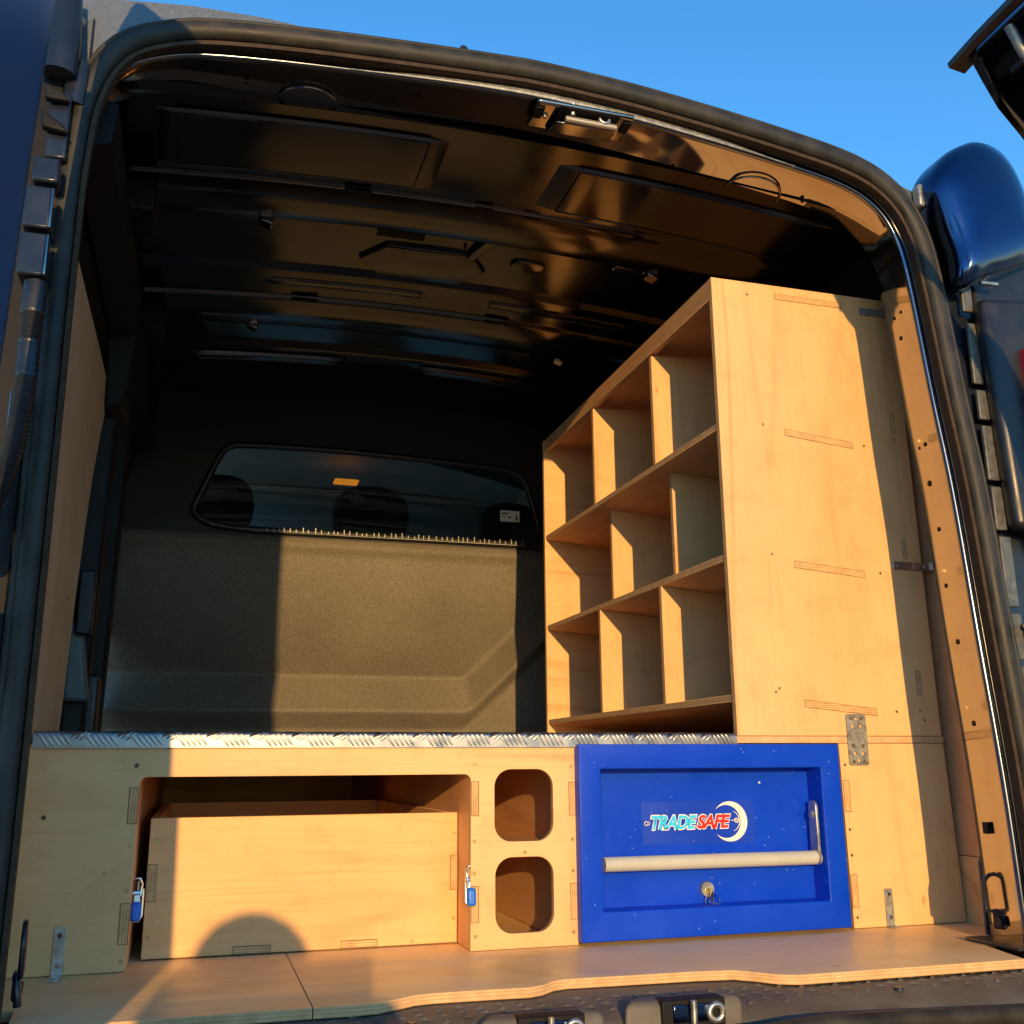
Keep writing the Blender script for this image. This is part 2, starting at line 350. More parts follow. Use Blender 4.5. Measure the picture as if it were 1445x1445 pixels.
def disc_inst(name, c, axis, r, h, mat, parent, n=12, dome=0.0):
    """short cylinder (screw head, hole plug): shared mesh data"""
    key = (axis, round(r, 5), round(h, 5), mat.name, dome)
    if key not in _cache:
        bm = bmesh.new(); bmesh.ops.create_cone(bm, segments=n, radius1=r, radius2=r*(1-dome), depth=h, cap_ends=True)
        rot = {'X': Matrix.Rotation(PI/2, 4, 'Y'), 'Y': Matrix.Rotation(PI/2, 4, 'X'), '-X': Matrix.Rotation(-PI/2, 4, 'Y'), 'Z': Matrix.Identity(4), '-Z': Matrix.Rotation(PI, 4, 'X')}[axis]
        bmesh.ops.transform(bm, matrix=rot, verts=bm.verts)
        me = bpy.data.meshes.new(name); bm.to_mesh(me); bm.free(); me.materials.append(mat); _cache[key] = me
    o = bpy.data.objects.new(name, _cache[key]); o.location = c
    COL.objects.link(o); o.parent = parent
    mw = Matrix.Identity(4); ch = []; p = parent
    while p is not None: ch.append(p); p = p.parent
    for q in reversed(ch): mw = mw @ q.matrix_parent_inverse @ Matrix.Translation(q.location)
    o.matrix_parent_inverse = mw.inverted(); return o
def screw_y(parent, pts, y, r=0.0032, mat=None):
    for (x, z) in pts: disc_inst('screw', (x, y-0.0002, z), 'Y', r, 0.0012, mat or BRASS, parent, 10, 0.25)
def text_mesh(body, bold, shear=0.28):
    cu = bpy.data.curves.new('t', 'FONT'); cu.body = body; cu.shear = shear; cu.offset = bold; cu.size = 1; cu.resolution_u = 4; cu.space_character = 0.92
    ob = bpy.data.objects.new('t', cu); COL.objects.link(ob)
    dg = bpy.context.evaluated_depsgraph_get(); dg.update()
    me = bpy.data.meshes.new_from_object(ob.evaluated_get(dg)); bpy.data.objects.remove(ob); return me
#STRUCT
# ------------------------------------------------------------------ ground
g = mesh('ground', [(-400, -400, -0.62), (400, -400, -0.62), (400, 400, -0.62), (-400, 400, -0.62)], [(0, 1, 2, 3)], ASPH)
g['kind'] = 'structure'

# ------------------------------------------------------------------ the van
van = thing('van', (0, 0.9, -0.62), 'black panel van seen into its open rear load area', 'van')
def crown(x): return -0.045*((x+0.10)/0.55)**2
APT = [(-0.715, -0.06), (-0.713, 0.15), (-0.713, 0.4), (-0.714, 0.65), (-0.715, 0.89), (-0.713, 1.03), (-0.703, 1.125), (-0.675, 1.183), (-0.623, 1.212),
       (-0.55, 1.227), (-0.392, 1.241), (-0.158, 1.253), (0.0, 1.249), (0.133, 1.238), (0.30, 1.218), (0.426, 1.196), (0.49, 1.165), (0.525, 1.115),
       (0.542, 1.037), (0.563, 0.841), (0.582, 0.678), (0.598, 0.455), (0.614, 0.246), (0.622, 0.05), (0.626, -0.06)]
def bow(x, z):
    # the tail of the van leans forward towards the roof and is bowed in plan
    return 0.095*max(0, min(1.05, z/1.25))**1.4 + 0.05*(min(1.25, abs(x+0.05)/0.66))**2.4
def warp(v):
    b = bow(v[0], v[2]); f = (1.3+b)/1.3
    return Vector((-0.53+(v[0]+0.53)*f, v[1]+b, 0.27+(v[2]-0.27)*f))
def warp_obj(o):
    for v in o.data.vertices: v.co = warp(v.co)
    return o
LOOP = resample([(x, 0, z) for x, z in APT], 5)
TAN = frames(LOOP, False)
OUTN = [Vector((-t.z, 0, t.x)) for t in TAN]                       # outward in the XZ plane
def ring(y, off): return [Vector((p.x+n.x*off, y, p.z+n.z*off)) for p, n in zip(LOOP, OUTN)]
# frame of the opening: flange, reveal, return
def frame_rows():
    rows = [[warp(v) for v in r_] for r_ in (ring(-0.318, 0.030), ring(-0.312, 0.010), ring(-0.297, 0.004))]
    q = []; r2 = []; e = []; md = []
    for p, n in zip(LOOP, OUTN):
        s = abs(n.x); o = 0.038*s**1.4; w = warp((p.x, -0.30, p.z)); dy = 0.085+0.028*s
        md.append(Vector((w.x+n.x*o*0.56, w.y+dy*0.6, w.z+n.z*o*0.56)))
        q.append(Vector((w.x+n.x*(o-0.004), w.y+dy-0.012, w.z+n.z*(o-0.004)-0.002*(1-s)))); r2.append(Vector((w.x+n.x*o, w.y+dy, w.z+n.z*o+0.004*(1-s)))); e.append(Vector((w.x+n.x*(o+0.03), w.y+dy+0.02, w.z+n.z*(o+0.03))))
    return rows + [md, q, r2, e]
FR = frame_rows(); nL = len(LOOP)
vs = [v for row in FR for v in row]; fs = []
for i in range(len(FR)-1):
    for j in range(nL-1): fs.append((i*nL+j, i*nL+j+1, (i+1)*nL+j+1, (i+1)*nL+j))
mesh('door_frame', vs, fs, PAINT, van, 40, recalc=False, label='glossy black inner frame of the rear opening')
# rubber seal in three strips
def ell(ca, cb, ra, rb, n=12): return [(ca+ra*math.cos(2*PI*k/n), cb+rb*math.sin(2*PI*k/n)) for k in range(n)]
base = ring(-0.30, 0)
base2 = [Vector((p.x-n.x*0.013*max(0, -n.x)**0.6, -0.30+0.006*max(0, -n.x), p.z-n.z*0.013*max(0, -n.x)**0.6)) for p, n in zip(LOOP, OUTN)]
warp_obj(tube('door_seal', base2, 0, RUB, van, up=(0, -1, 0), prof=ell(-0.029, 0.028, 0.0138, 0.015, 14), label='thick rubber door seal'))
warp_obj(tube('seal_lip', base2, 0, RUB, van, up=(0, -1, 0), prof=ell(-0.041, 0.036, 0.0035, 0.004, 8)))
warp_obj(tube('seal_carrier', base2, 0, RUBB, van, up=(0, -1, 0), prof=[(-0.014, 0.004), (-0.010, 0.004), (-0.008, 0.031), (-0.014, 0.031)], smooth=30))
warp_obj(tube('frame_bead', base, 0, BEAD, van, up=(0, -1, 0), prof=ell(-0.001, 0.006, 0.0036, 0.006, 10), label='shiny bead round the opening'))
# rear face of the body
outer = [(-0.80, -0.10), (-0.80, 0.6), (-0.792, 1.0), (-0.778, 1.15), (-0.765, 1.268), (-0.705, 1.284), (-0.60, 1.297), (-0.49, 1.300), (-0.43, 1.294), (-0.37, 1.280), (-0.158, 1.282), (0.0, 1.28), (0.15, 1.268), (0.30, 1.250),
         (0.36, 1.254), (0.46, 1.238), (0.53, 1.215), (0.60, 1.195), (0.66, 1.15), (0.70, 1.0), (0.74, 0.5), (0.76, -0.10)]
outer_d = [Vector((x, 0, z)) for x, z in outer]
def to_outline(p, c=Vector((-0.05, 0, 0.55))):
    # where the ray from the middle of the opening through p meets the body outline
    d = (p-c); best = None
    if p.z < 0.6: d = Vector((p.x-c.x, 0, 0)); c = Vector((c.x, 0, p.z))
    for a, b in zip(outer_d, outer_d[1:]):
        e = b-a; den = d.x*e.z-d.z*e.x
        if abs(den) < 1e-9: continue
        t = ((a.x-c.x)*e.z-(a.z-c.z)*e.x)/den; u = ((a.x-c.x)*d.z-(a.z-c.z)*d.x)/den
        if t > 0 and -0.001 <= u <= 1.001: best = t if best is None else max(best, t)
    return c+d*best if best else p
OUTL = [to_outline(p) for p in LOOP]
RF = [[Vector((p.x+n.x*0.008, -0.300, p.z+n.z*0.008)) for p, n in zip(LOOP, OUTN)], [Vector((p.x+n.x*0.012, -0.316, p.z+n.z*0.012)) for p, n in zip(LOOP, OUTN)]]
RF += [[v.lerp(Vector((q.x, -0.316, q.z)), k) for v, q in zip(RF[1], OUTL)] for k in (0.5, 0.94)] + [[Vector((q.x, -0.308, q.z)) for q in OUTL], [Vector((q.x*1.0, -0.24, q.z)) for q in OUTL]]
vs = [warp(v) for row in RF for v in row]; fs = []
for i in range(len(RF)-1):
    for j in range(nL-1): fs.append((i*nL+j, i*nL+j+1, (i+1)*nL+j+1, (i+1)*nL+j))
rfo = mesh('rear_frame', vs, fs, [FLAKE, PAINTD], van, 40, recalc=False, label='rear body edge round the opening')
for p in rfo.data.polygons:
    c_ = sum((rfo.data.vertices[v].co for v in p.vertices), Vector())/len(p.vertices)
    p.material_index = 0 if c_.z > 1.17 else 1
disc_inst('plug', tuple(warp((-0.738, -0.319, 1.236))), 'Y', 0.0085, 0.004, simple('brass_plug', (0.55, 0.47, 0.30), 0.5, 0.4), van, 16, 0.2)
warp_obj(box('panel_step', -0.722, -0.7195, -0.3205, -0.316, 1.175, 1.242, PAINTD, van))
disc_inst('roof_bolt', tuple(warp((-0.212, -0.31, 1.309))), 'Y', 0.007, 0.012, PAINTD, van, 12)
# outer skin of roof and sides (closes the load area to light)
RX = lin(-0.78, 0.72, 20)
grid('roof_skin', lambda x, y: (x, y, 1.45 + crown(x)*1.2), RX, [0.02, 0.3, 0.6, 1.5, 2.2], PAINTB, van, 40, 0.004)
for s, nm in ((-1, -0.83), (1, 0.815)):
    grid('body_side', lambda y, z, nm=nm, s=s: (nm - s*max(0, z-0.8)**2*0.35, y, z), lin(0.05, 1.5, 4), lin(-0.35, 1.14, 12), PAINTB, van, 40, 0.004)
for y0 in (0.0,):
    grid('under_floor', lambda x, y: (x, y, -0.03), [-0.83, 0.82], [-0.24, 1.7], DULL, van, 40, 0.01)

# ceiling: pressed sheet with two bows
prof = [(-0.125, 1.305), (-0.118, 1.33), (-0.105, 1.342), (-0.09, 1.345), (0.150, 1.346), (0.158, 1.345), (0.164, 1.339), (0.169, 1.337), (0.285, 1.335), (0.293, 1.338), (0.300, 1.352), (0.31, 1.362), (0.535, 1.364),
        (0.548, 1.354), (0.560, 1.352), (0.655, 1.353), (0.668, 1.351), (0.674, 1.343), (0.680, 1.341), (0.815, 1.338), (0.824, 1.341), (0.834, 1.362), (0.845, 1.37), (1.005, 1.373), (1.018, 1.362), (1.03, 1.36), (1.12, 1.36), (1.135, 1.366), (1.15, 1.40), (1.30, 1.41), (1.62, 1.42)]
grid('ceiling', lambda x, p: (x, p[0], p[1] + crown(x)*(0.55)), lin(-0.80, 0.78, 30), prof, ROOF, van, 28, label='black pressed steel ceiling')
def strip(name, x0, x1, ya, yb, z, th, mat, n=14, label=None):
    """raised pressing that follows the ceiling: ya, yb functions of x"""
    vs = []; fs = []
    for i in range(n+1):
        x = x0+(x1-x0)*i/n; a, b = ya(x), yb(x); zz = z+crown(x)*0.55; e = min(0.006, abs(b-a)*0.3)
        k = 0.0 if i in (0, n) else 1.0
        vs += [(x, a, zz+0.002), (x, a+e, zz-th*k), (x, b-e, zz-th*k), (x, b, zz+0.002)]
    for i in range(n):
        for j in range(3): fs.append((i*4+j, i*4+j+1, (i+1)*4+j+1, (i+1)*4+j))
    o = mesh(name, vs, fs, mat, van, 30, recalc=False, label=label)
    rim = [vs[i*4+1] for i in range(1, n)] + [vs[i*4+2] for i in range(n-1, 0, -1)]
    tube('pressing_edge', [(x, y, z_-0.0004) for x, y, z_ in rim], 0.0016, mat, o, closed=True, n=6)
    return o
def slope_in(x, x0, x1, lo, hi, sl):  # narrows towards the ends
    return lo
strip('roof_pressing', -0.66, -0.165, lambda x: -0.03, lambda x: 0.135, 1.345, 0.006, ROOF)
strip('roof_pressing', 0.045, 0.62, lambda x: -0.02, lambda x: 0.135, 1.345, 0.006, ROOF)
def chev(x0, x1, d): return lambda x: d*min(1, max(0, (x-x0)/0.05), max(0, (x1-x)/0.05))
plate('roof_pressing', [(-0.255, 0.462), (-0.205, 0.392), (-0.02, 0.388), (0.03, 0.455), (-0.015, 0.532), (-0.20, 0.534)], [], 1.3535, 1.368, ROOF, van, 'XY', 40, 0.005)
plate('oval_pressing', [(0.115+0.040*math.copysign(abs(math.cos(a))**0.6, math.cos(a)), 0.405+0.024*math.copysign(abs(math.sin(a))**0.8, math.sin(a))) for a in lin(0, 2*PI, 32)[:-1]], [], 1.3535, 1.366, ROOF, van, 'XY', 40, 0.004)
for sx0, sx1, yy in ((-0.46, -0.06, 0.60), (0.05, 0.45, 0.60), (-0.62, -0.2, 1.07), (0.0, 0.4, 1.07)):
    strip('roof_pressing', sx0, sx1, lambda x, yy=yy: yy-0.018, lambda x, yy=yy: yy+0.018, 1.356, 0.007, ROOF)
def slot(x, y, z, w, d): box('roof_slot', x-w/2, x+w/2, y-d/2, y+d/2, z, z+0.004, DULL, van, 0.001)
for (x, y, w, d, z) in ((-0.185, 0.335, 0.10, 0.028, 1.352), (-0.30, 0.16, 0.05, 0.010, 1.335), (-0.05, 0.165, 0.035, 0.008, 1.335), (0.05, 0.168, 0.035, 0.008, 1.335), (0.30, 0.17, 0.06, 0.010, 1.335), (-0.35, 0.672, 0.06, 0.010, 1.340), (0.12, 0.675, 0.06, 0.010, 1.340), (0.34, 0.675, 0.05, 0.01, 1.340)):
    slot(x, y, z+crown(x)*0.55, w, d)
for (x, y, z) in ((-0.50, 0.300, 1.352), (-0.50, 0.835, 1.360), (0.33, 0.305, 1.352), (0.30, 0.84, 1.360)):      # small folded cable tabs on the bows
    zz = z+crown(x)*0.55
    t_ = box('roof_tab', x-0.05, x+0.03, y-0.012, y+0.012, zz-0.012, zz-0.006, PAINT, van, 0.003)
    hexa('tab_end', [(x+0.026, y-0.014, zz-0.022), (x+0.05, y-0.014, zz-0.03), (x+0.05, y+0.014, zz-0.03), (x+0.026, y+0.014, zz-0.022), (x+0.022, y-0.014, zz-0.004), (x+0.056, y-0.014, zz-0.004), (x+0.056, y+0.014, zz-0.004), (x+0.022, y+0.014, zz-0.004)], PAINT, t_, 0.003)
for (x, y, z) in ((-0.04, 0.36, 1.359), (0.0, 0.37, 1.359), (-0.02, -0.10, 1.342), (0.30, -0.12, 1.336)):
    disc_inst('roof_hole', (x, y, z+crown(x)*0.55), 'Z', 0.004, 0.003, DULL, van, 10)
# diagonal fold between chevron and bow
hexa('roof_fold', [(-0.01, 0.30, 1.345), (0.02, 0.30, 1.345), (-0.005, 0.40, 1.352), (-0.03, 0.40, 1.352), (-0.01, 0.30, 1.36), (0.02, 0.30, 1.36), (-0.005, 0.40, 1.366), (-0.03, 0.40, 1.366)], ROOF, van, 0.004)

# header details
def headz(x):
    for a, b in zip(LOOP, LOOP[1:]):
        if a.x <= x <= b.x and a.z > 1.0: return a.z+(b.z-a.z)*(x-a.x)/max(1e-6, b.x-a.x)
    return 1.2
def arc_emboss(cx, r):
    pts = []
    for i in range(13):
        a = PI*i/12; x = cx-r*math.cos(a); y = -0.212-r*1.05*math.sin(a); pts.append((x, y, headz(x)-0.0035))
    warp_obj(tube('emboss_ring', pts, 0.0022, PAINT, van, n=8))
arc_emboss(-0.432, 0.046); arc_emboss(0.315, 0.048)
for x, y in ((-0.52, -0.255), (-0.27, -0.265), (0.165, -0.225), (0.40, -0.235), (-0.21, -0.22), (0.055, -0.217)):
    disc_inst('frame_hole', tuple(warp((x, y, headz(x)-0.0035))), 'Z', 0.0035, 0.002, DULL, van, 10)
warp_obj(grid('header_flange', lambda x, k: (x, -0.318+0.004*k, headz(x)-0.004+0.016*k*(1-(abs(x+0.02)/0.36)**2)), lin(-0.38, 0.34, 24), [0, 0.5, 1], GALV, van, 60, 0.002, label='bare grey steel flange under the seal'))
_n1 = len(COL.objects)
lk = box('latch_plate', -0.098, 0.060, -0.322, -0.252, headz(-0.02)-0.012, headz(-0.02)-0.003, PAINT, van, 0.005, 3, label='black door catch in the roof header')
zl = headz(-0.02)-0.012
box('catch_recess', -0.062, 0.036, -0.324, -0.275, zl-0.002, zl+0.001, DULL, lk, 0.002)
hexa('catch_guard', [(-0.062, -0.30, zl-0.014), (0.034, -0.302, zl-0.016), (0.040, -0.258, zl-0.006), (-0.068, -0.256, zl-0.006), (-0.062, -0.298, zl-0.009), (0.034, -0.30, zl-0.011), (0.040, -0.258, zl), (-0.068, -0.256, zl)], PAINT, lk, 0.003)
tube('striker_bar', [(-0.050, -0.306, zl-0.010), (0.032, -0.308, zl-0.012)], 0.0052, simple('striker_steel', (0.42, 0.37, 0.28), 0.4, 0.6), lk, n=12)
tube('striker_pin', [(-0.040, -0.312, zl-0.006), (-0.040, -0.316, zl+0.012)], 0.004, ZINC, lk, n=10)
tube('striker_eye', [(0.012+0.008*math.cos(a), -0.312, zl-0.002+0.008*math.sin(a)) for a in lin(0, 2*PI, 14)[:-1]], 0.003, ZINC, lk, closed=True, n=8)
for sx in (-0.092, 0.050): 
    box('clip_slot', sx-0.005, sx+0.009, -0.312, -0.282, zl-0.003, zl+0.0, DULL, lk, 0.002)
disc_inst('bolt', (-0.078, -0.29, zl-0.001), '-Z', 0.006, 0.006, ZINC, lk, 10, 0.3)

for o in list(COL.objects)[_n1:]:
    if o.type == 'MESH':
        if o.location.length > 0: o.location = warp(o.location)
        else: warp_obj(o)
# side walls inside
def side_in(sgn, xb):
    def fn(y, z):
        x = xb - 0.0*z
        if z > 0.95: x = xb - 0.40*(z-0.95)**1.6
        return (sgn*x, y, z)
    return grid('inner_side', fn, lin(-0.02, 1.62, 8), lin(-0.02, 1.36, 22), DULL, van, 40)
side_in(-1, 0.795); side_in(1, 0.80)
# left wall framing seen beside the lining
tube('cant_rail', [(-0.735, -0.15, 1.20), (-0.735, 0.4, 1.205), (-0.735, 1.45, 1.21)], 0, DULL, van, up=(0, 0, 1), prof=[(-0.02, -0.05), (0.03, -0.035), (0.035, 0.03), (-0.03, 0.05)], smooth=20)
hexa('roof_rail_end', [(-0.76, 0.60, 1.00), (-0.72, 0.60, 1.02), (-0.72, 0.76, 1.02), (-0.76, 0.76, 1.00), (-0.77, 0.58, 1.18), (-0.70, 0.58, 1.19), (-0.70, 0.78, 1.19), (-0.77, 0.78, 1.18)], DULL, van, 0.01)
for yb in (0.21, 0.74): box('bow_bracket', -0.765, -0.66, yb-0.05, yb+0.05, 1.235, 1.296, DULL, van, 0.006)
for yb in (0.70, 1.05): hexa('side_pillar', [(-0.794, yb-0.05, 0.0), (-0.755, yb-0.035, 0.0), (-0.755, yb+0.035, 0.0), (-0.794, yb+0.05, 0.0), (-0.794, yb-0.05, 1.1), (-0.735, yb-0.035, 1.16), (-0.735, yb+0.035, 1.16), (-0.794, yb+0.05, 1.1)], DULL, van, 0.008)
db = box('door_buffer', -0.775, -0.73, 0.70, 0.78, 0.33, 0.46, PLASD, van, 0.008, 3)
hexa('slide_door_trim', [(-0.79, 0.62, 0.40), (-0.742, 0.62, 0.40), (-0.742, 0.68, 0.40), (-0.79, 0.68, 0.40), (-0.79, 0.62, 0.56), (-0.765, 0.62, 0.56), (-0.765, 0.68, 0.56), (-0.79, 0.68, 0.56)], GREYG, van, 0.008)
box('slide_door_catch', -0.775, -0.745, 0.60, 0.64, 0.53, 0.66, PLASD, van, 0.004)

# pillar holes on the right reveal: placed on the frame surface
def on_frame(z, k):
    best = min(range(nL), key=lambda i: abs(LOOP[i].z-z) + (10 if LOOP[i].x < 0.3 else 0))
    a, b = (FR[2][best], FR[3][best]) if k < 0.6 else (FR[3][best], FR[4][best]); kk = k/0.6 if k < 0.6 else (k-0.6)/0.4
    return a.lerp(b, kk), (b-a).normalized()
for z, k, r in ((1.02, .35, .0035), (1.0, .62, .003), (0.955, .45, .004), (0.79, .55, .004), (0.785, .30, .003), (0.70, .42, .0055), (0.635, .45, .004), (0.47, .45, .0045), (0.32, .5, .0045), (0.545, .36, .004)):
    p, d = on_frame(z, 1-k); nrm = Vector((-d.y, d.x, 0)); nrm = nrm if nrm.x < 0 else -nrm
    o = disc_inst('pillar_hole', p + nrm*0.0006, 'X', r, 0.0015, DULL, van, 12)
    o.rotation_euler = (0, 0, math.atan2(nrm.y, nrm.x))
p, d = on_frame(0.185, 0.55)
o = box('pillar_slot', p.x-0.006, p.x-0.001, p.y-0.006, p.y+0.006, 0.16, 0.178, DULL, van, 0.001)

# foot of the right pillar with its tie-down eye
ft = hexa('pillar_foot', [(0.668, -0.262, -0.01), (0.75, -0.262, -0.01), (0.80, -0.07, -0.01), (0.722, -0.11, -0.01), (0.684, -0.262, 0.125), (0.75, -0.262, 0.125), (0.80, -0.07, 0.125), (0.724, -0.11, 0.125)], PLASD, van, 0.008, 3, label='black plastic pillar foot')
tube('foot_rim', [(0.718, -0.117, 0.0), (0.718, -0.117, 0.11), (0.713, -0.133, 0.128), (0.698, -0.18, 0.132), (0.685, -0.217, 0.118), (0.677, -0.245, 0.08), (0.670, -0.252, 0.0)], 0.0042, PAINTB, van, n=8)
box('foot_plate', 0.64, 0.74, -0.27, -0.155, 0.001, 0.006, PLASD, van, 0.002)
def tie_ring(c, nx, lab):
    t = thing('tie_down_ring', c, lab, 'tie-down ring')
    c = Vector(c); dv = Vector((0.32*nx, -0.95, 0)).normalized() if nx > 0 else Vector((0.1, -1, 0)).normalized()
    pts = []
    for i in range(9):
        a = PI*i/8; pts.append(c + dv*(0.020*math.cos(a)) + Vector((0, 0, 0.038+0.022*math.sin(a))))
    pts = [c + dv*0.020 + Vector((0, 0, 0.004))] + pts + [c - dv*0.020 + Vector((0, 0, 0.004))]
    tube('ring', [p + Vector((-0.008*nx, 0, 0)) for p in pts], 0.0032, PAINTD, t, closed=True, n=10)
    hexa('lug', [tuple(c+dv*a_+Vector((-nx*b_, 0, z_))) for a_, b_, z_ in ((-.012, 0, -.022), (.012, 0, -.022), (.012, .007, -.022), (-.012, .007, -.022), (-.010, 0, .008), (.010, 0, .008), (.010, .009, .008), (-.010, .009, .008))], PAINTD, t, 0.002)
    disc_inst('bolt', tuple(c+Vector((-0.009*nx, 0, -0.010))), 'X', 0.008, 0.005, PLASD, t, 12, 0.2)
    tube('hook', [tuple(c+dv*0.014+Vector((-nx*0.004, 0, 0.006))), tuple(c+dv*0.022+Vector((-nx*0.006, 0, -0.008))), tuple(c+dv*0.019+Vector((-nx*0.008, 0, -0.026)))], 0.0045, PAINTD, t, n=8)
tie_ring((0.692, -0.185, 0.040), 1, 'black steel tie-down ring on the foot of the right-hand pillar')
tie_ring((-0.712, -0.235, 0.040), -1, 'black tie-down ring at the bottom left edge of the opening')

# outside of the right pillar
_n0 = len(COL.objects)
box('pillar_outer', 0.655, 0.86, -0.325, -0.30, -0.1, 1.10, PLASD, van, 0.006)
for i, (z0, z1, w) in enumerate(((0.985, 1.10, 0.016), (0.86, 0.965, 0.014), (0.80, 0.85, 0.016), (0.70, 0.79, 0.018), (0.62, 0.69, 0.017), (0.50, 0.61, 0.018), (0.42, 0.49, 0.016), (0.30, 0.41, 0.016))):
    xm = 0.622+0.03*(1-(z0+z1)/2)
    box('pillar_tab', xm+0.004, xm+0.011+w*0.8, -0.334, -0.3265, z0, z1, TABM, van, 0.002)
for z in (1.055, 1.035, 0.47): tube('clip_stud', [(0.655, -0.345, z), (0.685, -0.35, z-0.002)], 0.004, ZINC, van, n=8)
hexa('hinge_block', [(0.66, -0.37, 0.455), (0.74, -0.37, 0.455), (0.74, -0.32, 0.455), (0.66, -0.32, 0.455), (0.66, -0.37, 0.475), (0.74, -0.37, 0.475), (0.74, -0.32, 0.475), (0.66, -0.32, 0.475)], PAINTD, van, 0.003)
disc_inst('hinge_bolt', (0.675, -0.366, 0.44), 'Y', 0.010, 0.012, PAINTD, van, 6)
disc_inst('hinge_bolt', (0.668, -0.372, 0.492), 'Y', 0.010, 0.012, ZINC, van, 6)
tube('door_stay', [(0.68, -0.37, 0.43), (0.69, -0.375, 0.33), (0.69, -0.37, 0.24)], 0.008, PAINTD, van, n=10)
hexa('pillar_cover', [(0.655, -0.36, 0.62), (0.80, -0.40, 0.60), (0.80, -0.33, 0.60), (0.655, -0.33, 0.62), (0.640, -0.36, 1.00), (0.80, -0.40, 1.00), (0.80, -0.33, 1.0), (0.640, -0.33, 1.0)], PLASD, van, 0.012, 3)
hexa('tail_lamp', [(0.694, -0.398, 0.70), (0.80, -0.40, 0.70), (0.80, -0.36, 0.70), (0.694, -0.36, 0.70), (0.690, -0.398, 0.91), (0.80, -0.41, 0.93), (0.80, -0.36, 0.93), (0.690, -0.36, 0.91)], TAIL, van, 0.006, 3, label='red tail lamp at the right edge')
# painted shoulder cap beside the top right corner
def dome():
    sil = [(0.566, 1.195), (0.585, 1.235), (0.620, 1.268), (0.668, 1.288), (0.715, 1.270), (0.745, 1.215), (0.760, 1.13), (0.765, 1.09), (0.70, 1.055), (0.640, 1.028), (0.600, 1.015), (0.590, 1.08), (0.575, 1.14)]
    sil = [(p.x, p.z) for p in resample([(x, 0, z) for x, z in sil], 4, True)]
    cx = sum(p[0] for p in sil)/len(sil); cz = sum(p[1] for p in sil)/len(sil)
    rows = [(-0.31, 1.0), (-0.355, 1.0), (-0.37, 0.97), (-0.382, 0.90), (-0.392, 0.75), (-0.398, 0.5), (-0.40, 0.2)]
    vs = []; fs = []; n = len(sil)
    for y, s in rows:
        for x, z in sil: vs.append((cx+(x-cx)*s, y, cz+(z-cz)*s))
    for i in range(len(rows)-1):
        for j in range(n): fs.append((i*n+j, i*n+(j+1) % n, (i+1)*n+(j+1) % n, (i+1)*n+j))
    fs.append(tuple((len(rows)-1)*n+j for j in range(n)))
    return mesh('corner_cap', vs, fs, PAINTB, van, 50, label='rounded dark blue painted shoulder at the top right corner')
dome()
box('cap_gap', 0.560, 0.590, -0.338, -0.318, 1.165, 1.205, GALV, van, 0.004)
for o in list(COL.objects)[_n0:]:
    if o.type == 'MESH':
        if o.location.length > 0: o.location = warp(o.location)
        else: warp_obj(o)
# rear doors
def door(name, prof, ya, yb, xshift, th, mat, lab, top=None):
    """prof: (x, z) at the hinge edge, free edge shifted by xshift(z)"""
    ys = lin(ya, yb, 26)
    zt = lambda y: 1.46 if top is None else top + (1.46-top)*min(1, max(0, (ya-y)/0.17))**0.5
    root = grid(name, lambda y, p: (p[0] + xshift(p[1])*(y-ya)/(yb-ya), y, min(p[1], zt(y))), ys, prof, mat, van, 40, th, label=lab)
    return root
lp = [(-0.775, -0.35), (-0.778, 0.2), (-0.776, 0.6), (-0.772, 0.75), (-0.768, 0.95), (-0.763, 1.12), (-0.759, 1.24), (-0.757, 1.31), (-0.754, 1.40), (-0.752, 1.46)]
LD = door('rear_door', lp, -0.40, -1.05, lambda z: 0.050 - 0.024*max(0, min(1, (z-0.4)/0.5)), 0.012, DOORP, 'left rear door swung open, its inside dark blue', 1.22)
tube('door_edge', [(x-0.004, -0.398, z) for x, z in lp[:-3]], 0.007, PAINTD, LD, n=8)
rp = [(0.515, 1.302), (0.530, 1.292), (0.545, 1.262), (0.565, 1.225), (0.600, 1.185), (0.650, 1.12), (0.70, 1.0), (0.745, 0.7), (0.77, 0.2), (0.775, -0.35)]
RD = door('rear_door', rp, -0.52, -1.12, lambda z: -0.02, 0.014, PAINTB, 'right rear door swung open, only its top corner in view')
tube('door_top_rim', [(0.517, -0.495, 1.300), (0.513, -0.56, 1.304), (0.505, -0.75, 1.308), (0.498, -1.1, 1.308)], 0, PLASD, RD, up=(0, 0, 1), prof=[(-0.012, -0.010), (0.014, -0.004), (0.016, 0.004), (-0.010, 0.006)], smooth=20)
tube('window_rubber', [(x-0.012, -0.60, z) for x, z in rp[1:7]], 0.007, GALV, RD, n=8)
box('door_slot', 0.535, 0.541, -0.60, -0.575, 1.235, 1.245, DULL, RD, 0.001)
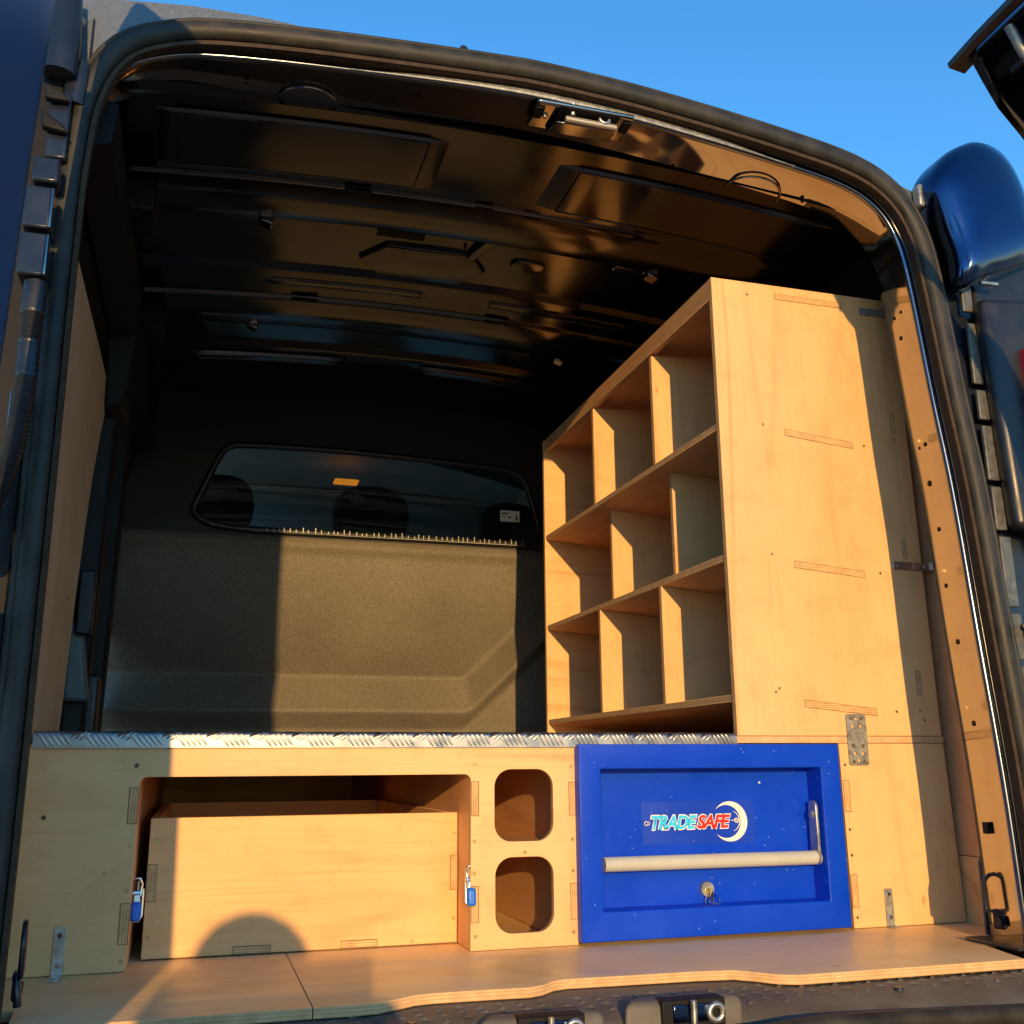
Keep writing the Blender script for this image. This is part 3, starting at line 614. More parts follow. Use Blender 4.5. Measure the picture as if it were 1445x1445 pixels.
# hinge side hardware on the left
_n3 = len(COL.objects)
box('hinge_pillar', -0.815, -0.745, -0.332, -0.316, -0.1, 1.20, DULL, van, 0.004)
for z0, z1 in ((0.90, 0.955), (0.838, 0.893)):
    b = box('hinge_cover', -0.768, -0.738, -0.380, -0.334, z0, z1, PAINTD, van, 0.003)
    box('cover_edge', -0.739, -0.7365, -0.381, -0.335, z0+0.001, z1-0.001, PAINT, b, 0.001)
box('hinge_arm', -0.765, -0.735, -0.372, -0.333, 0.966, 1.0, PAINTD, van, 0.004)
box('hinge_plate', -0.757, -0.733, -0.350, -0.333, 1.012, 1.105, PAINTD, van, 0.003)
hexa('hinge_hook', [(-0.762, -0.366, 1.045), (-0.730, -0.362, 1.043), (-0.730, -0.350, 1.043), (-0.762, -0.350, 1.045), (-0.765, -0.366, 1.068), (-0.740, -0.362, 1.056), (-0.740, -0.350, 1.056), (-0.765, -0.350, 1.068)], DULL, van, 0.004, 3)
hexa('hinge_hook', [(-0.762, -0.366, 1.086), (-0.732, -0.362, 1.088), (-0.732, -0.350, 1.088), (-0.762, -0.350, 1.086), (-0.765, -0.366, 1.106), (-0.742, -0.362, 1.10), (-0.742, -0.350, 1.10), (-0.765, -0.350, 1.106)], DULL, van, 0.004, 3)
tube('corner_pipe', [(-0.752, -0.35, 1.13), (-0.750, -0.352, 1.175), (-0.752, -0.345, 1.26)], [0.022, 0.022, 0.018], PAINTD, van, n=16)
tube('corner_pipe', [(-0.732, -0.330, 1.10), (-0.731, -0.332, 1.14), (-0.730, -0.330, 1.16)], [0.014, 0.015, 0.015], PAINTD, van, n=14)
disc_inst('hinge_nut', (-0.772, -0.38, 0.998), 'Y', 0.006, 0.01, ZINC, van, 6)
cp = resample([(-0.748, -0.36, 0.835), (-0.748, -0.365, 0.78), (-0.746, -0.368, 0.70), (-0.750, -0.372, 0.63), (-0.760, -0.378, 0.575), (-0.776, -0.385, 0.53)], 24)
tube('cable_conduit', cp, [0.0135 if i < 20 else (0.0128 if i % 2 else 0.0108) for i in range(len(cp))], PLASD, van, n=14, label='ribbed black cable conduit beside the left door')
for z0, z1 in ((0.62, 0.70), (0.53, 0.61), (0.455, 0.475), (0.36, 0.44)):
    box('pillar_edge', -0.7635, -0.762, -0.352, -0.333, z0, z1, PAINT, van, 0.0005)
hexa('door_check', [(-0.80, -0.44, 0.50), (-0.762, -0.44, 0.50), (-0.762, -0.40, 0.50), (-0.80, -0.40, 0.50), (-0.80, -0.44, 0.58), (-0.765, -0.44, 0.58), (-0.765, -0.40, 0.58), (-0.80, -0.40, 0.58)], simple('tan_bracket', (0.28, 0.2, 0.12), 0.5, 0.3), van, 0.012, 3)
for z in (0.44, 0.40): tube('hinge_knuckle', [(-0.768, -0.40, z-0.014), (-0.768, -0.40, z+0.014)], 0.014, PAINTB, van, n=14)
tube('pillar_outline', [(-0.775, -0.36, 0.28), (-0.752, -0.36, 0.272), (-0.748, -0.36, 0.255), (-0.752, -0.36, 0.215), (-0.775, -0.36, 0.205)], 0.003, PAINT, van, n=8)

for o in list(COL.objects)[_n3:]:
    if o.type == 'MESH':
        if o.location.length > 0: o.location = warp(o.location)
        else: warp_obj(o)
# sill: textured scuff plate, striker pockets, lower seal
def sill_edge(x): return -0.385 - 0.035*max(0, min(1, (x-0.15)/0.1)) + 0.0*x
SX = lin(-0.80, 0.80, 40)
grid('sill_plate', lambda x, k: (x, [-0.20, -0.335, sill_edge(x)+0.008, sill_edge(x), sill_edge(x)][k], [-0.0135, -0.0140, -0.0245, -0.031, -0.078][k] - 0.004*max(0, x)), SX, [0, 1, 2, 3, 4], PLAS, van, 35, label='black textured sill plate under the floor edge')
# raised tread marks on the sill plate
tv, tf = [], []
for i in range(130):
    for r in range(4):
        x = -0.36+i*0.0085*1.0; y = -0.285-r*0.024-(0.012 if i % 2 else 0)
        if y < sill_edge(x)+0.018 or x > 0.62 or i % 2 and r == 3: continue
        if i % 3: continue
        a = 0.5 if (i//3+r) % 2 else -0.5; L, w, h = 0.0095, 0.0038, 0.0030; z = -0.0139-0.004*max(0, x)-(0.0 if y > -0.335 else (-0.335-y)*0.2)
        b0 = len(tv); ca, sa = math.cos(a), math.sin(a)
        for (u, v, zz) in ((-L, 0, 0), (0, -w, 0), (L, 0, 0), (0, w, 0), (0, 0, h)): tv.append((x+u*ca-v*sa, y+u*sa+v*ca, z+zz))
        tf += [(b0, b0+1, b0+4), (b0+1, b0+2, b0+4), (b0+2, b0+3, b0+4), (b0+3, b0, b0+4)]
tm = mesh('sill_tread', tv, tf, PLAS, van, recalc=False); tm['kind'] = 'stuff'
def striker(x0, x1, y0, y1, z):
    h = hexa('striker_housing', [(x0-0.05, y0-0.004, z-0.05), (x1+0.03, y0-0.004, z-0.05), (x1+0.02, y1, z-0.05), (x0-0.035, y1, z-0.05), (x0-0.045, y0, z), (x1+0.028, y0, z), (x1+0.012, y1, z+0.001), (x0-0.025, y1, z+0.001)], PLAS, van, 0.008, 3)
    box('striker_pocket', x0, x1, y0-0.006, y0+0.018, z-0.03, z+0.0012, DULL, h, 0.002)
    for k in (0.30, 0.62): box('striker_plate', x0+(x1-x0)*k-0.011, x0+(x1-x0)*k+0.011, y0-0.008, y0-0.005, z-0.024, z-0.004, PAINTB, h, 0.002)
    tube('striker_pin', [(x0+(x1-x0)*0.46, y0-0.012, z-0.03), (x0+(x1-x0)*0.46, y0-0.012, z+0.001)], 0.004, ZINC, h, n=10)
    tube('striker_eye', [(x0+(x1-x0)*0.82+0.009*math.cos(a), y0-0.010, z-0.014+0.009*math.sin(a)) for a in lin(0, 2*PI, 14)[:-1]], 0.0038, ZINC, h, closed=True, n=8)
striker(-0.165, -0.085, -0.395, -0.365, -0.006); striker(0.015, 0.098, -0.385, -0.355, -0.002)
tube('lower_seal', resample([(-0.8, -0.405, -0.045), (-0.2, -0.425, -0.045), (0.0, -0.425, -0.040), (0.12, -0.432, -0.036), (0.22, -0.437, -0.030), (0.5, -0.437, -0.038), (0.8, -0.435, -0.045)], 8), 0.0115, RUB, van, n=12)
for x, y in ((0.10, -0.325), (0.37, -0.352), (0.60, -0.335), (-0.275, -0.345)): disc_inst('sill_screw', (x, y, -0.0145-0.004*max(0, x)), 'Z', 0.007, 0.004, PLASD, van, 12, 0.2)
box('rear_bumper', -0.85, 0.85, -0.52, -0.443, -0.30, -0.075, PLAS, van, 0.03, 4)

# cab beyond the bulkhead
_n2 = len(COL.objects)
grid('headliner', lambda x, y: (x, y, 1.46 - 0.02*(x/0.7)**2 - max(0, y-2.35)*0.18), lin(-0.75, 0.75, 8), lin(1.52, 2.75, 6), LINER, van, 60, 0.01)
box('cab_side', 0.74, 0.76, 1.47, 2.70, 1.05, 1.45, LINER, van, 0.004)
box('cab_side', -0.74, -0.72, 1.47, 1.95, 1.05, 1.45, LINER, van, 0.004)
box('windscreen_header', -0.75, 0.75, 2.60, 2.66, 1.375, 1.40, simple('pale_trim', (0.40, 0.42, 0.40), 0.7), van, 0.006)
hexa('windscreen_shade', [(-0.75, 2.64, 0.8), (0.75, 2.64, 0.8), (0.75, 2.66, 0.8), (-0.75, 2.66, 0.8), (-0.75, 2.62, 1.38), (0.75, 2.62, 1.38), (0.75, 2.64, 1.38), (-0.75, 2.64, 1.38)], simple('windscreen_blue_grey', (0.16, 0.24, 0.30), 0.4), van, 0.002)
box('sun_glint_strip', -0.075, 0.02, 2.30, 2.36, 1.356, 1.368, simple('amber_glint_glow', (0.8, 0.35, 0.06), 0.4, emit=((1.0, 0.28, 0.02), 0.35)), van, 0.005, label='amber strip glowing in place of a sun glint, seen through the bulkhead window')  # no lamp: emission stands in for sun reflected off the cab mirror
for sx in (-0.74, 0.74): box('cab_door', sx-0.03, sx+0.03, 1.75, 2.7, -0.1, 1.08, PLASD, van, 0.01)

# ------------------------------------------------------------------ bulkhead
bh = thing('bulkhead', (0, 1.45, 0), 'dark grained bulkhead with a window behind the load area', 'bulkhead')
BY = 1.42
win = [(-0.578, 1.000), (-0.568, 0.975), (-0.520, 0.953), (-0.40, 0.944), (0.0, 0.944), (0.36, 0.944), (0.430, 0.950), (0.462, 0.978), (0.462, 1.02), (0.442, 1.09), (0.420, 1.150), (0.385, 1.178), (0.30, 1.188), (0.0, 1.200), (-0.2, 1.204), (-0.42, 1.200), (-0.490, 1.190), (-0.520, 1.150), (-0.552, 1.07)]
W2 = [(p.x, p.z) for p in resample([(x, 0, z) for x, z in win], 3, True)]
plate('upper_panel', [(-0.80, 0.925), (0.78, 0.925), (0.78, 1.30), (0.66, 1.50), (-0.68, 1.50), (-0.80, 1.30)], [W2], BY, BY+0.02, simple('black_bulkhead_sheet', (0.010, 0.0095, 0.009), 0.6, var=0.3), bh)
def low(x, z):
    # y of the moulded lower panel
    y = BY
    if z < 0.925: y = BY - 0.012*math.exp(-((z-0.905)/0.018)**2)
    t = max(0, min(1, (0.90-z)/0.36)); y += 0.14*t*t
    return y
def low2(x, z):
    zc = 0.535; e = 0.03
    # ledge rises towards the right corner
    dx = max(0, x-0.26); zl_ = zc + 0.9*max(0, dx)**1.0*1.15 if x > 0.26 else zc
    y = low(x, z)
    d = zl_ - z
    if d > 0:
        y0 = low(x, min(zl_, 0.9)); k = min(1, d/0.105); y = y0 - 0.060*k
        if d > 0.105: y = y0 - 0.060 + 0.05*min(1, (d-0.105)/0.05)
    return y
grid('lower_panel', lambda x, z: (x, low2(x, z), z), lin(-0.80, 0.78, 120), lin(0.16, 0.9275, 110), BULK, bh, 180, label='sunlit grey-brown lower panel of the bulkhead')
W3 = [Vector((x, BY-0.006, z)) for x, z in W2]
tube('window_seal', W3, 0.010, PLASD, bh, closed=True, n=10)
pane = plate('window_pane', W2, [], BY+0.006, BY+0.010, GLASS, bh, label='dark tinted bulkhead window')
# ribbed foot of the window seal
for i in range(46):
    x = -0.37+i*0.0173+random.uniform(-0.004, 0.004)
    box('seal_rib', x-0.0011, x+0.0011, BY-0.0185, BY-0.014, 0.940, 0.947+random.random()*0.010, GALV, bh, 0)
tube('seal_edge', [(-0.53, BY-0.016, 0.951), (-0.40, BY-0.0165, 0.9385), (0.0, BY-0.0165, 0.9385), (0.42, BY-0.0165, 0.9385)], 0.0016, GALV, bh, n=6)
st = box('window_sticker', 0.342, 0.405, BY-0.003, BY-0.001, 1.017, 1.052, WHITE, bh, 0, label='small white printed sticker on the window')
for x0, x1, z0, z1 in ((0.346, 0.366, 1.040, 1.045), (0.346, 0.362, 1.031, 1.033), (0.368, 0.376, 1.028, 1.034), (0.392, 0.398, 1.021, 1.038)):
    box('print_line', x0, x1, BY-0.0036, BY-0.003, z0, z1, DARKP, st, 0)
disc_inst('clip', (-0.37, BY-0.004, 1.395), 'Y', 0.009, 0.008, PLASD, bh, 12); disc_inst('clip', (0.16, BY-0.004, 1.39), 'Y', 0.009, 0.008, PLASD, bh, 12)
def seat(x, w, z, lab):
    t = thing('cab_seat', (x, 1.68, 0.2), lab, 'seat', 'cab seats behind the bulkhead window')
    def blob(name, cx, cy, cz, rx, ry, rz, p=3.2):
        vs = []; fs = []; nu, nv = 24, 12
        sg = lambda c, e: math.copysign(abs(c)**e, c)
        for j in range(nv+1):
            ph = -PI/2+PI*j/nv
            for i in range(nu):
                th = 2*PI*i/nu; e = 2/p
                vs.append((cx+rx*sg(math.cos(ph), e)*sg(math.cos(th), e), cy+ry*sg(math.cos(ph), e)*sg(math.sin(th), e), cz+rz*sg(math.sin(ph), e)))
        for j in range(nv):
            for i in range(nu): fs.append((j*nu+i, j*nu+(i+1) % nu, (j+1)*nu+(i+1) % nu, (j+1)*nu+i))
        return mesh(name, vs, fs, SEAT, t, 60)
    blob('headrest', x, 1.68, z, w, 0.05, 0.10, 2.6); blob('backrest', x, 1.70, 0.56, 0.23, 0.07, 0.38, 3.4)
    for s in (-0.05, 0.05): tube('headrest_post', [(x+s, 1.69, 0.85), (x+s, 1.69, z)], 0.007, ZINC, t, n=8)
seat(-0.505, 0.105, 1.075, 'left cab seat headrest seen through the bulkhead window')
seat(-0.027, 0.128, 1.07, 'middle cab seat headrest, dark and widest, behind the window')
seat(0.455, 0.115, 1.045, 'right cab seat headrest behind the white window sticker')

K = 1.0426                                                        # surveyed at 1.45 m, stands at 1.58 m
for o in list(COL.objects)[_n2:]:
    if o.type == 'MESH':
        if o.location.length > 0: o.location = CAM+(o.location-CAM)*K
        else:
            for v in o.data.vertices: v.co = CAM+(v.co-CAM)*K
# ------------------------------------------------------------------ plywood floor, two boards
edge = [(-0.604, -0.297), (-0.383, -0.297), (-0.330, -0.299), (-0.305, -0.296), (-0.280, -0.283), (-0.256, -0.268), (-0.23, -0.264), (-0.153, -0.267), (-0.110, -0.270), (-0.090, -0.262), (-0.070, -0.243), (-0.050, -0.236), (0.131, -0.244), (0.185, -0.252), (0.205, -0.272), (0.225, -0.297), (0.250, -0.309), (0.612, -0.312)]
jl = [(-0.3815, -0.297), (-0.381, 0.0), (-0.381, 1.38)]
def tag2(o, l, c, g=None): tag(o, l, c, g); return o
e1 = [(-0.77, -0.20), (-0.712, -0.20), (-0.705, -0.297)] + [edge[0], (-0.3822, -0.297)] + [(-0.3822, 1.38), (-0.77, 1.38)]
e2 = [(-0.3808, -0.297)] + edge[2:] + [(0.640, -0.20), (0.785, -0.10), (0.785, 1.38), (-0.3808, 1.38)]
tag2(plate('floor_board', e1, [], -0.0122, 0.0, [FLO, PE[2]], None, 'XY', 40, 0.0004), 'left plywood floor board lying under the open drawer', 'floor board', 'plywood floor boards')
tag2(plate('floor_board', e2, [], -0.0122, 0.0, [FLO, PE[2]], None, 'XY', 40, 0.0004), 'wide plywood floor board with a stepped front edge', 'floor board', 'plywood floor boards')
# ------------------------------------------------------------------ plywood wall linings
ll = [(-0.10, 0.0), (0.36, 0.0), (0.382, 0.34), (0.402, 0.425), (0.433, 0.582), (0.476, 0.719), (0.520, 0.83), (0.600, 0.96), (0.676, 1.056), (0.640, 1.078), (0.60, 1.074), (-0.05, 1.064), (-0.10, 1.055)]
lw = tag2(plate('wall_lining', ll, [], -0.769, -0.760, [PZ2, PE[0]], None, 'YZ'), 'plywood lining on the left wall behind the black pillar', 'wall lining', 'plywood wall linings')
for y, z in ((0.58, 1.02), (0.33, 0.56)): disc_inst('screw', (-0.7599, y, z), 'X', 0.003, 0.001, SCREWD, lw, 8)
rw = tag2(plate('wall_lining', [(-0.10, 0.112), (1.25, 0.112), (1.25, 1.24), (-0.06, 1.24)], [], 0.781, 0.790, [PZ2, PE[0]], None, 'YZ'), 'tall plywood lining on the right wall beside the shelving tower', 'wall lining', 'plywood wall linings')
tag2(plate('wall_lining', [(-0.115, 0.0), (1.25, 0.0), (1.25, 0.1105), (-0.105, 0.1105)], [], 0.779, 0.790, [PX, PE[0]], None, 'YZ'), 'short plywood skirting piece low on the right wall above the floor', 'wall lining', 'plywood wall linings')

# ------------------------------------------------------------------ drawer cabinet
cb = thing('drawer_cabinet', (-0.35, 0.3, 0), 'long low plywood cabinet with a drawer bay and two rounded cubby holes', 'cabinet')
r = 0.010; arc = lambda cx, cz, a0: [(cx+r*math.cos(math.radians(a0+90*i/5)), cz+r*math.sin(math.radians(a0+90*i/5))) for i in range(6)]
op = [(-0.764, 0.001), (-0.603, 0.001)] + arc(-0.603+r, 0.258-r, 90)[::-1][::1][::-1][::-1] + arc(-0.117-r, 0.258-r, 0)[::-1] + [(-0.117, 0.001), (0.0555, 0.001), (0.0555, 0.304), (-0.764, 0.304)]
fp = plate('front_panel', op, [rrect(-0.079, 0.0175, 0.156, 0.265, 0.027, 8), rrect(-0.078, 0.0165, 0.0225, 0.133, 0.027, 8)], 0.0, 0.012, [PX, PE[1]], cb, 'XZ', 30, 0.0004)
plybox('upright', -0.615, -0.603, 0.0122, 1.30, 0.001, 0.304, PY, cb); plybox('upright', -0.117, -0.105, 0.0122, 1.30, 0.001, 0.304, PY, cb)
plybox('upright', 0.0435, 0.0555, 0.0122, 1.30, 0.001, 0.304, PY, cb); plybox('shelf', -0.1048, 0.0433, 0.0124, 1.29, 0.139, 0.151, PY, cb)
plybox('back_panel', -0.745, 0.0555, 1.302, 1.311, 0.001, 0.304, PX, cb)
TEN = {}
def tenon(parent, x0, x1, z0, z1, y, vert=True):
    """end of a finger joint: dark gap round a strip of end grain"""
    box('finger_joint', x0, x1, y-0.0006, y+0.002, z0, z1, TENM[0 if vert else 2], parent, 0)
    gd = 0.0010
    for a, b, c, d in ((x0-gd, x0, z0-gd, z1+gd), (x1, x1+gd, z0-gd, z1+gd), (x0, x1, z0-gd, z0), (x0, x1, z1, z1+gd)):
        box('joint_gap', a, b, y-0.0003, y+0.001, c, d, GAP, parent, 0)
for x0, x1, z0, z1 in ((-0.6155, -0.604, 0.195, 0.243), (-0.6155, -0.604, 0.036, 0.088), (-0.1155, -0.105, 0.196, 0.246), (-0.1155, -0.105, 0.041, 0.092), (0.0445, 0.0545, 0.194, 0.244), (0.0445, 0.0545, 0.039, 0.091)):
    tenon(cb, x0, x1, z0, z1, 0.0)
screw_y(cb, [(-0.61, 0.165), (-0.61, 0.105), (-0.64, 0.129), (-0.11, 0.272), (-0.111, 0.158), (-0.111, 0.111), (-0.109, 0.021), (0.049, 0.268), (0.049, 0.157), (0.049, 0.11), (0.048, 0.02), (-0.03, 0.1395), (-0.61, 0.014)], 0.0)
screw_y(cb, [(-0.609, 0.274), (-0.725, 0.205)], 0.0, 0.0036, SCREWD)
# deck board shared by cabinet and tower, and the tread plate on it
dk = plybox('deck_board', -0.745, 0.766, 0.0, 1.36, 0.305, 0.3168, PX, None); tag(dk, 'plywood deck board, its edge showing under the shelving tower', 'board')
tp = thing('tread_plate', (-0.2, 0.6, 0.32), 'aluminium tread plate with a folded front edge on the low cabinet', 'tread plate')
TZ = 0.3215
pv = [(-0.0055, 0.2985), (-0.0055, TZ-0.006), (-0.0045, TZ-0.002), (-0.001, TZ), (0.004, TZ+0.0004), (1.34, TZ+0.0004)]
xs = [-0.748, 0.346]
vsx = [(x, y, z) for x in xs for y, z in pv] + [(x, y+(0.0025 if i < 4 else 0), z-(0.0025 if i >= 3 else 0)) for x in xs for i, (y, z) in enumerate(pv)]
n_ = len(pv); fsx = []
for k in range(n_-1): fsx += [(k, k+1, n_+k+1, n_+k), (2*n_+k, 2*n_+k+1, 3*n_+k+1, 3*n_+k)]
fsx += [(0, n_, 3*n_, 2*n_)] + [(k, k+1, 2*n_+k+1, 2*n_+k) for k in range(n_-1)] + [(n_+k, n_+k+1, 3*n_+k+1, 3*n_+k) for k in range(n_-1)]
sheet = mesh('sheet', vsx, fsx, ALU, tp, 50)
bv, bf = [], []
def bar(cx, cz, ang, front=True, L=0.0145, w=0.0027, h=0.0010):
    ca, sa = math.cos(ang), math.sin(ang); b0 = len(bv); prof_ = (-1, -0.6, 0, 0.6, 1); wid = (0.0, 0.8, 1.0, 0.8, 0.0)
    for side in (-1, 0, 1):
        for k in range(5):
            u = prof_[k]*L; v = side*w*wid[k]; hh = h*wid[k] if side == 0 else -0.0004
            a, c = cx+u*ca-v*sa, cz+u*sa+v*ca
            if front:
                if c > TZ-0.001: c = TZ-0.001; hh -= 0.001
                if c < 0.2990: c = 0.2990
                bv.append((a, -0.0055-hh, c))
            else: bv.append((a, c, TZ+0.0004+hh))
    for s in range(2):
        for k in range(4): bf.append((b0+s*5+k, b0+s*5+k+1, b0+(s+1)*5+k+1, b0+(s+1)*5+k))
gx = -0.735; i = 0
while gx < 0.34:
    an = -0.87 if i % 2 == 0 else 0.62
    if i % 2 == 0:
        for k in range(5): 
            if gx+k*0.0075 < 0.338: bar(gx+k*0.0075, 0.3092+0.0005*k, an)
    else:
        for k in range(3): 
            if gx+0.004+k*0.008 < 0.335: bar(gx+0.002+k*0.006, 0.3190-k*0.0022, an, L=0.011)
    gx += 0.041 if i % 2 == 0 else 0.020; i += 1
for iy in range(22):
    for ix in range(26):
        cx0, cy0 = -0.72+ix*0.041, 0.03+iy*0.041; an = 0.78 if (ix+iy) % 2 else -0.78
        for k in range(-2, 3): bar(cx0+k*0.006*math.sin(an)*-1, cy0+k*0.006*math.cos(an), an, False, 0.013)
rb = mesh('raised_bars', bv, bf, ALU, tp, 60, recalc=False); rb['kind'] = 'stuff'

# ------------------------------------------------------------------ drawer
dr = thing('wooden_drawer', (-0.35, 0.4, 0), 'open-topped plywood drawer standing slightly back in its bay', 'drawer')
plybox('drawer_front', -0.587, -0.1185, 0.080, 0.092, 0.002, 0.198, PD, dr)
plybox('drawer_side', -0.587, -0.575, 0.0923, 0.80, 0.002, 0.198, PY, dr); plybox('drawer_side', -0.1305, -0.1185, 0.0923, 0.80, 0.002, 0.198, PY, dr)
plybox('drawer_back', -0.5747, -0.1308, 0.788, 0.80, 0.002, 0.198, PD, dr); plybox('drawer_bottom', -0.5747, -0.1308, 0.0923, 0.7877, 0.002, 0.013, PY, dr)
for x0, x1 in ((-0.5865, -0.574), (-0.1295, -0.119)): tenon(dr, x0, x1, 0.081, 0.132, 0.080)
for x0, x1 in ((-0.459, -0.405), (-0.299, -0.245)): tenon(dr, x0, x1, 0.003, 0.0125, 0.080, False)
screw_y(dr, [(-0.575, 0.165), (-0.58, 0.033), (-0.124, 0.166), (-0.124, 0.038), (-0.52, 0.007), (-0.19, 0.007)], 0.080, 0.003)

# ------------------------------------------------------------------ toggle latches
def latch(x, y, z, lab, s):
    t = thing('toggle_latch', (x, y, z), lab, 'latch', 'blue tipped toggle latches')
    box('base_plate', x-0.0015, x+0.0015, y+0.006, y+0.034, z+0.004, z+0.040, ZINC, t, 0.001)
    tube('wire_loop', [(x-0.009*s, y+0.004, z+0.036), (x-0.006*s, y, z+0.044), (x+0.003*s, y, z+0.044), (x+0.006*s, y+0.002, z+0.036), (x+0.004*s, y-0.002, z+0.020)], 0.0017, CHROME, t, n=8)
    tube('wire_loop', [(x-0.008, y-0.002, z+0.02), (x-0.008, y-0.004, z-0.008), (x-0.004, y-0.006, z-0.013), (x+0.004, y-0.006, z-0.013), (x+0.008, y-0.003, z-0.006), (x+0.008, y-0.001, z+0.030)], 0.0016, CHROME, t, n=8)
    tube('pivot', [(x-0.007, y+0.002, z+0.024), (x+0.007, y+0.002, z+0.024)], 0.004, CHROME, t, n=10)
    hexa('lever', [(x-0.005, y-0.004, z+0.004), (x+0.005, y-0.004, z+0.004), (x+0.005, y+0.002, z+0.004), (x-0.005, y+0.002, z+0.004), (x-0.004, y-0.002, z+0.022), (x+0.004, y-0.002, z+0.022), (x+0.004, y+0.003, z+0.022), (x-0.004, y+0.003, z+0.022)], CHROME, t, 0.001)
    hexa('tip', [(x-0.0068, y-0.014, z-0.013), (x+0.0068, y-0.014, z-0.013), (x+0.0068, y-0.002, z-0.013), (x-0.0068, y-0.002, z-0.013), (x-0.007, y-0.011, z+0.013), (x+0.007, y-0.011, z+0.013), (x+0.007, y+0.001, z+0.013), (x-0.007, y+0.001, z+0.013)], BTIP, t, 0.0042, 4, label='blue plastic lever tip')
latch(-0.5965, 0.035, 0.074, 'blue tipped steel latch at the left end of the wooden drawer', 1)
latch(-0.1165, 0.004, 0.078, 'blue tipped steel latch at the right end of the wooden drawer', -1)

# ------------------------------------------------------------------ shelving tower
tw = thing('shelving_tower', (0.55, 0.5, 0.317), 'tall plywood shelving tower with nine open compartments facing left', 'shelving')
Z0, Z1 = 0.3172, 1.168; X0 = 0.35
def xr(z): return 0.763-0.012*(z-0.317)/0.851
plyhexa('front_panel', [(X0, 0, Z0), (xr(Z0), 0, Z0), (xr(Z0), 0.012, Z0), (X0, 0.012, Z0), (X0, 0, Z1), (xr(Z1), 0, Z1), (xr(Z1), 0.012, Z1), (X0, 0.012, Z1)], 1, PZ, tw)
plyhexa('back_panel', [(X0-0.002, 1.0, Z0), (xr(Z0), 1.0, Z0), (xr(Z0), 1.012, Z0), (X0-0.002, 1.012, Z0), (X0-0.002, 1.0, 1.153), (xr(Z1), 1.0, 1.153), (xr(Z1), 1.012, 1.153), (X0-0.002, 1.012, 1.153)], 1, PX, tw)
plyhexa('side_panel', [(xr(Z0)-0.012, 0.0122, Z0), (xr(Z0), 0.0122, Z0), (xr(Z0), 0.9998, Z0), (xr(Z0)-0.012, 0.9998, Z0), (xr(Z1)-0.012, 0.0122, Z1), (xr(Z1), 0.0122, Z1), (xr(Z1), 0.9998, 1.154), (xr(Z1)-0.012, 0.9998, 1.154)], 0, PZ2, tw)
plyhexa('top_board', [(X0+0.0125, 0.0122, Z1-0.012), (xr(Z1)-0.0125, 0.0122, Z1-0.012), (xr(Z1)-0.0125, 1.0, Z1-0.027), (X0+0.0125, 1.0, Z1-0.027), (X0+0.0125, 0.0122, Z1-0.0005), (xr(Z1)-0.0125, 0.0122, Z1-0.0005), (xr(Z1)-0.0125, 1.0, Z1-0.0155), (X0+0.0125, 1.0, Z1-0.0155)], 2, PY, tw)
plyhexa('top_rail', [(X0+0.0003, 0.0122, 1.127), (X0+0.012, 0.0122, 1.127), (X0+0.012, 1.0, 1.120), (X0+0.0003, 1.0, 1.120), (X0+0.0003, 0.0122, Z1-0.0005), (X0+0.012, 0.0122, Z1-0.0005), (X0+0.012, 1.0, Z1-0.0155), (X0+0.0003, 1.0, Z1-0.0155)], 0, PY, tw)
SL = -0.088
SH = [0.880, 0.634, 0.387]
XR = 0.748
def shelf(zt):
    a, b = X0+0.001, XR
    plyhexa('shelf', [(a, 0.0122, zt-0.012), (b, 0.0122, zt-0.012+SL*(b-a)), (b, 0.9998, zt-0.012+SL*(b-a)), (a, 0.9998, zt-0.012), (a, 0.0122, zt), (b, 0.0122, zt+SL*(b-a)), (b, 0.9998, zt+SL*(b-a)), (a, 0.9998, zt)], 2, PY, tw)
for z in SH: shelf(z)
tops = [lambda x: 1.1575, lambda x: SH[0]-0.0122+SL*(x-X0), lambda x: SH[1]-0.0122+SL*(x-X0)]
for k, ys in enumerate(((0.283, 0.628), (0.283, 0.617), (0.281, 0.617))):
    for y in ys:
        a, b = X0+(0.037 if k == 1 else 0.0015), XR; zl0 = SH[k]+0.0002+SL*(a-X0); top = tops[k]
        tt = (lambda x: 1.1555-0.015*y) if k == 0 else top
        v = [(a, y, zl0), (b, y, zl0+SL*(b-a)), (b, y+0.012, zl0+SL*(b-a)), (a, y+0.012, zl0), (a, y, tt(a)), (b, y, tt(b)), (b, y+0.012, tt(b)), (a, y+0.012, tt(a))]
        if k == 0: v[4] = (a+0.012, y, tt(a)); v[7] = (a+0.012, y+0.012, tt(a)); v[4] = (a+0.0, y, 1.1205); v[7] = (a+0.0, y+0.012, 1.1205)
        plyhexa('divider', v, 1, PZ, tw)
def tenon_slant(x0, x1, z0, z1, th=0.0115):
    v = lambda e, yy: [(x0-e, -yy, z0-th-e), (x1+e, -yy, z1-th-e), (x1+e, 0.002, z1-th-e), (x0-e, 0.002, z0-th-e), (x0-e, -yy, z0+e), (x1+e, -yy, z1+e), (x1+e, 0.002, z1+e), (x0-e, 0.002, z0+e)]
    mesh('joint_gap', v(0.0010, 0.0002), BF, GAP, tw); mesh('finger_joint', v(0, 0.0006), BF, TENM[2], tw)
tenon_slant(0.485, 0.631, 1.1505, 1.1505, 0.011)
for z in ((0.876, 0.862), (0.626, 0.6135), (0.3785, 0.364)): tenon_slant(0.486, 0.630, z[0], z[1])
for x0, x1, z0, z1 in ((0.7205, 0.7285, 0.892, 0.929), (0.7195, 0.7265, 0.644, 0.681), (0.7205, 0.729, 0.391, 0.433)): tenon(tw, x0, x1, z0, z1, 0.0)
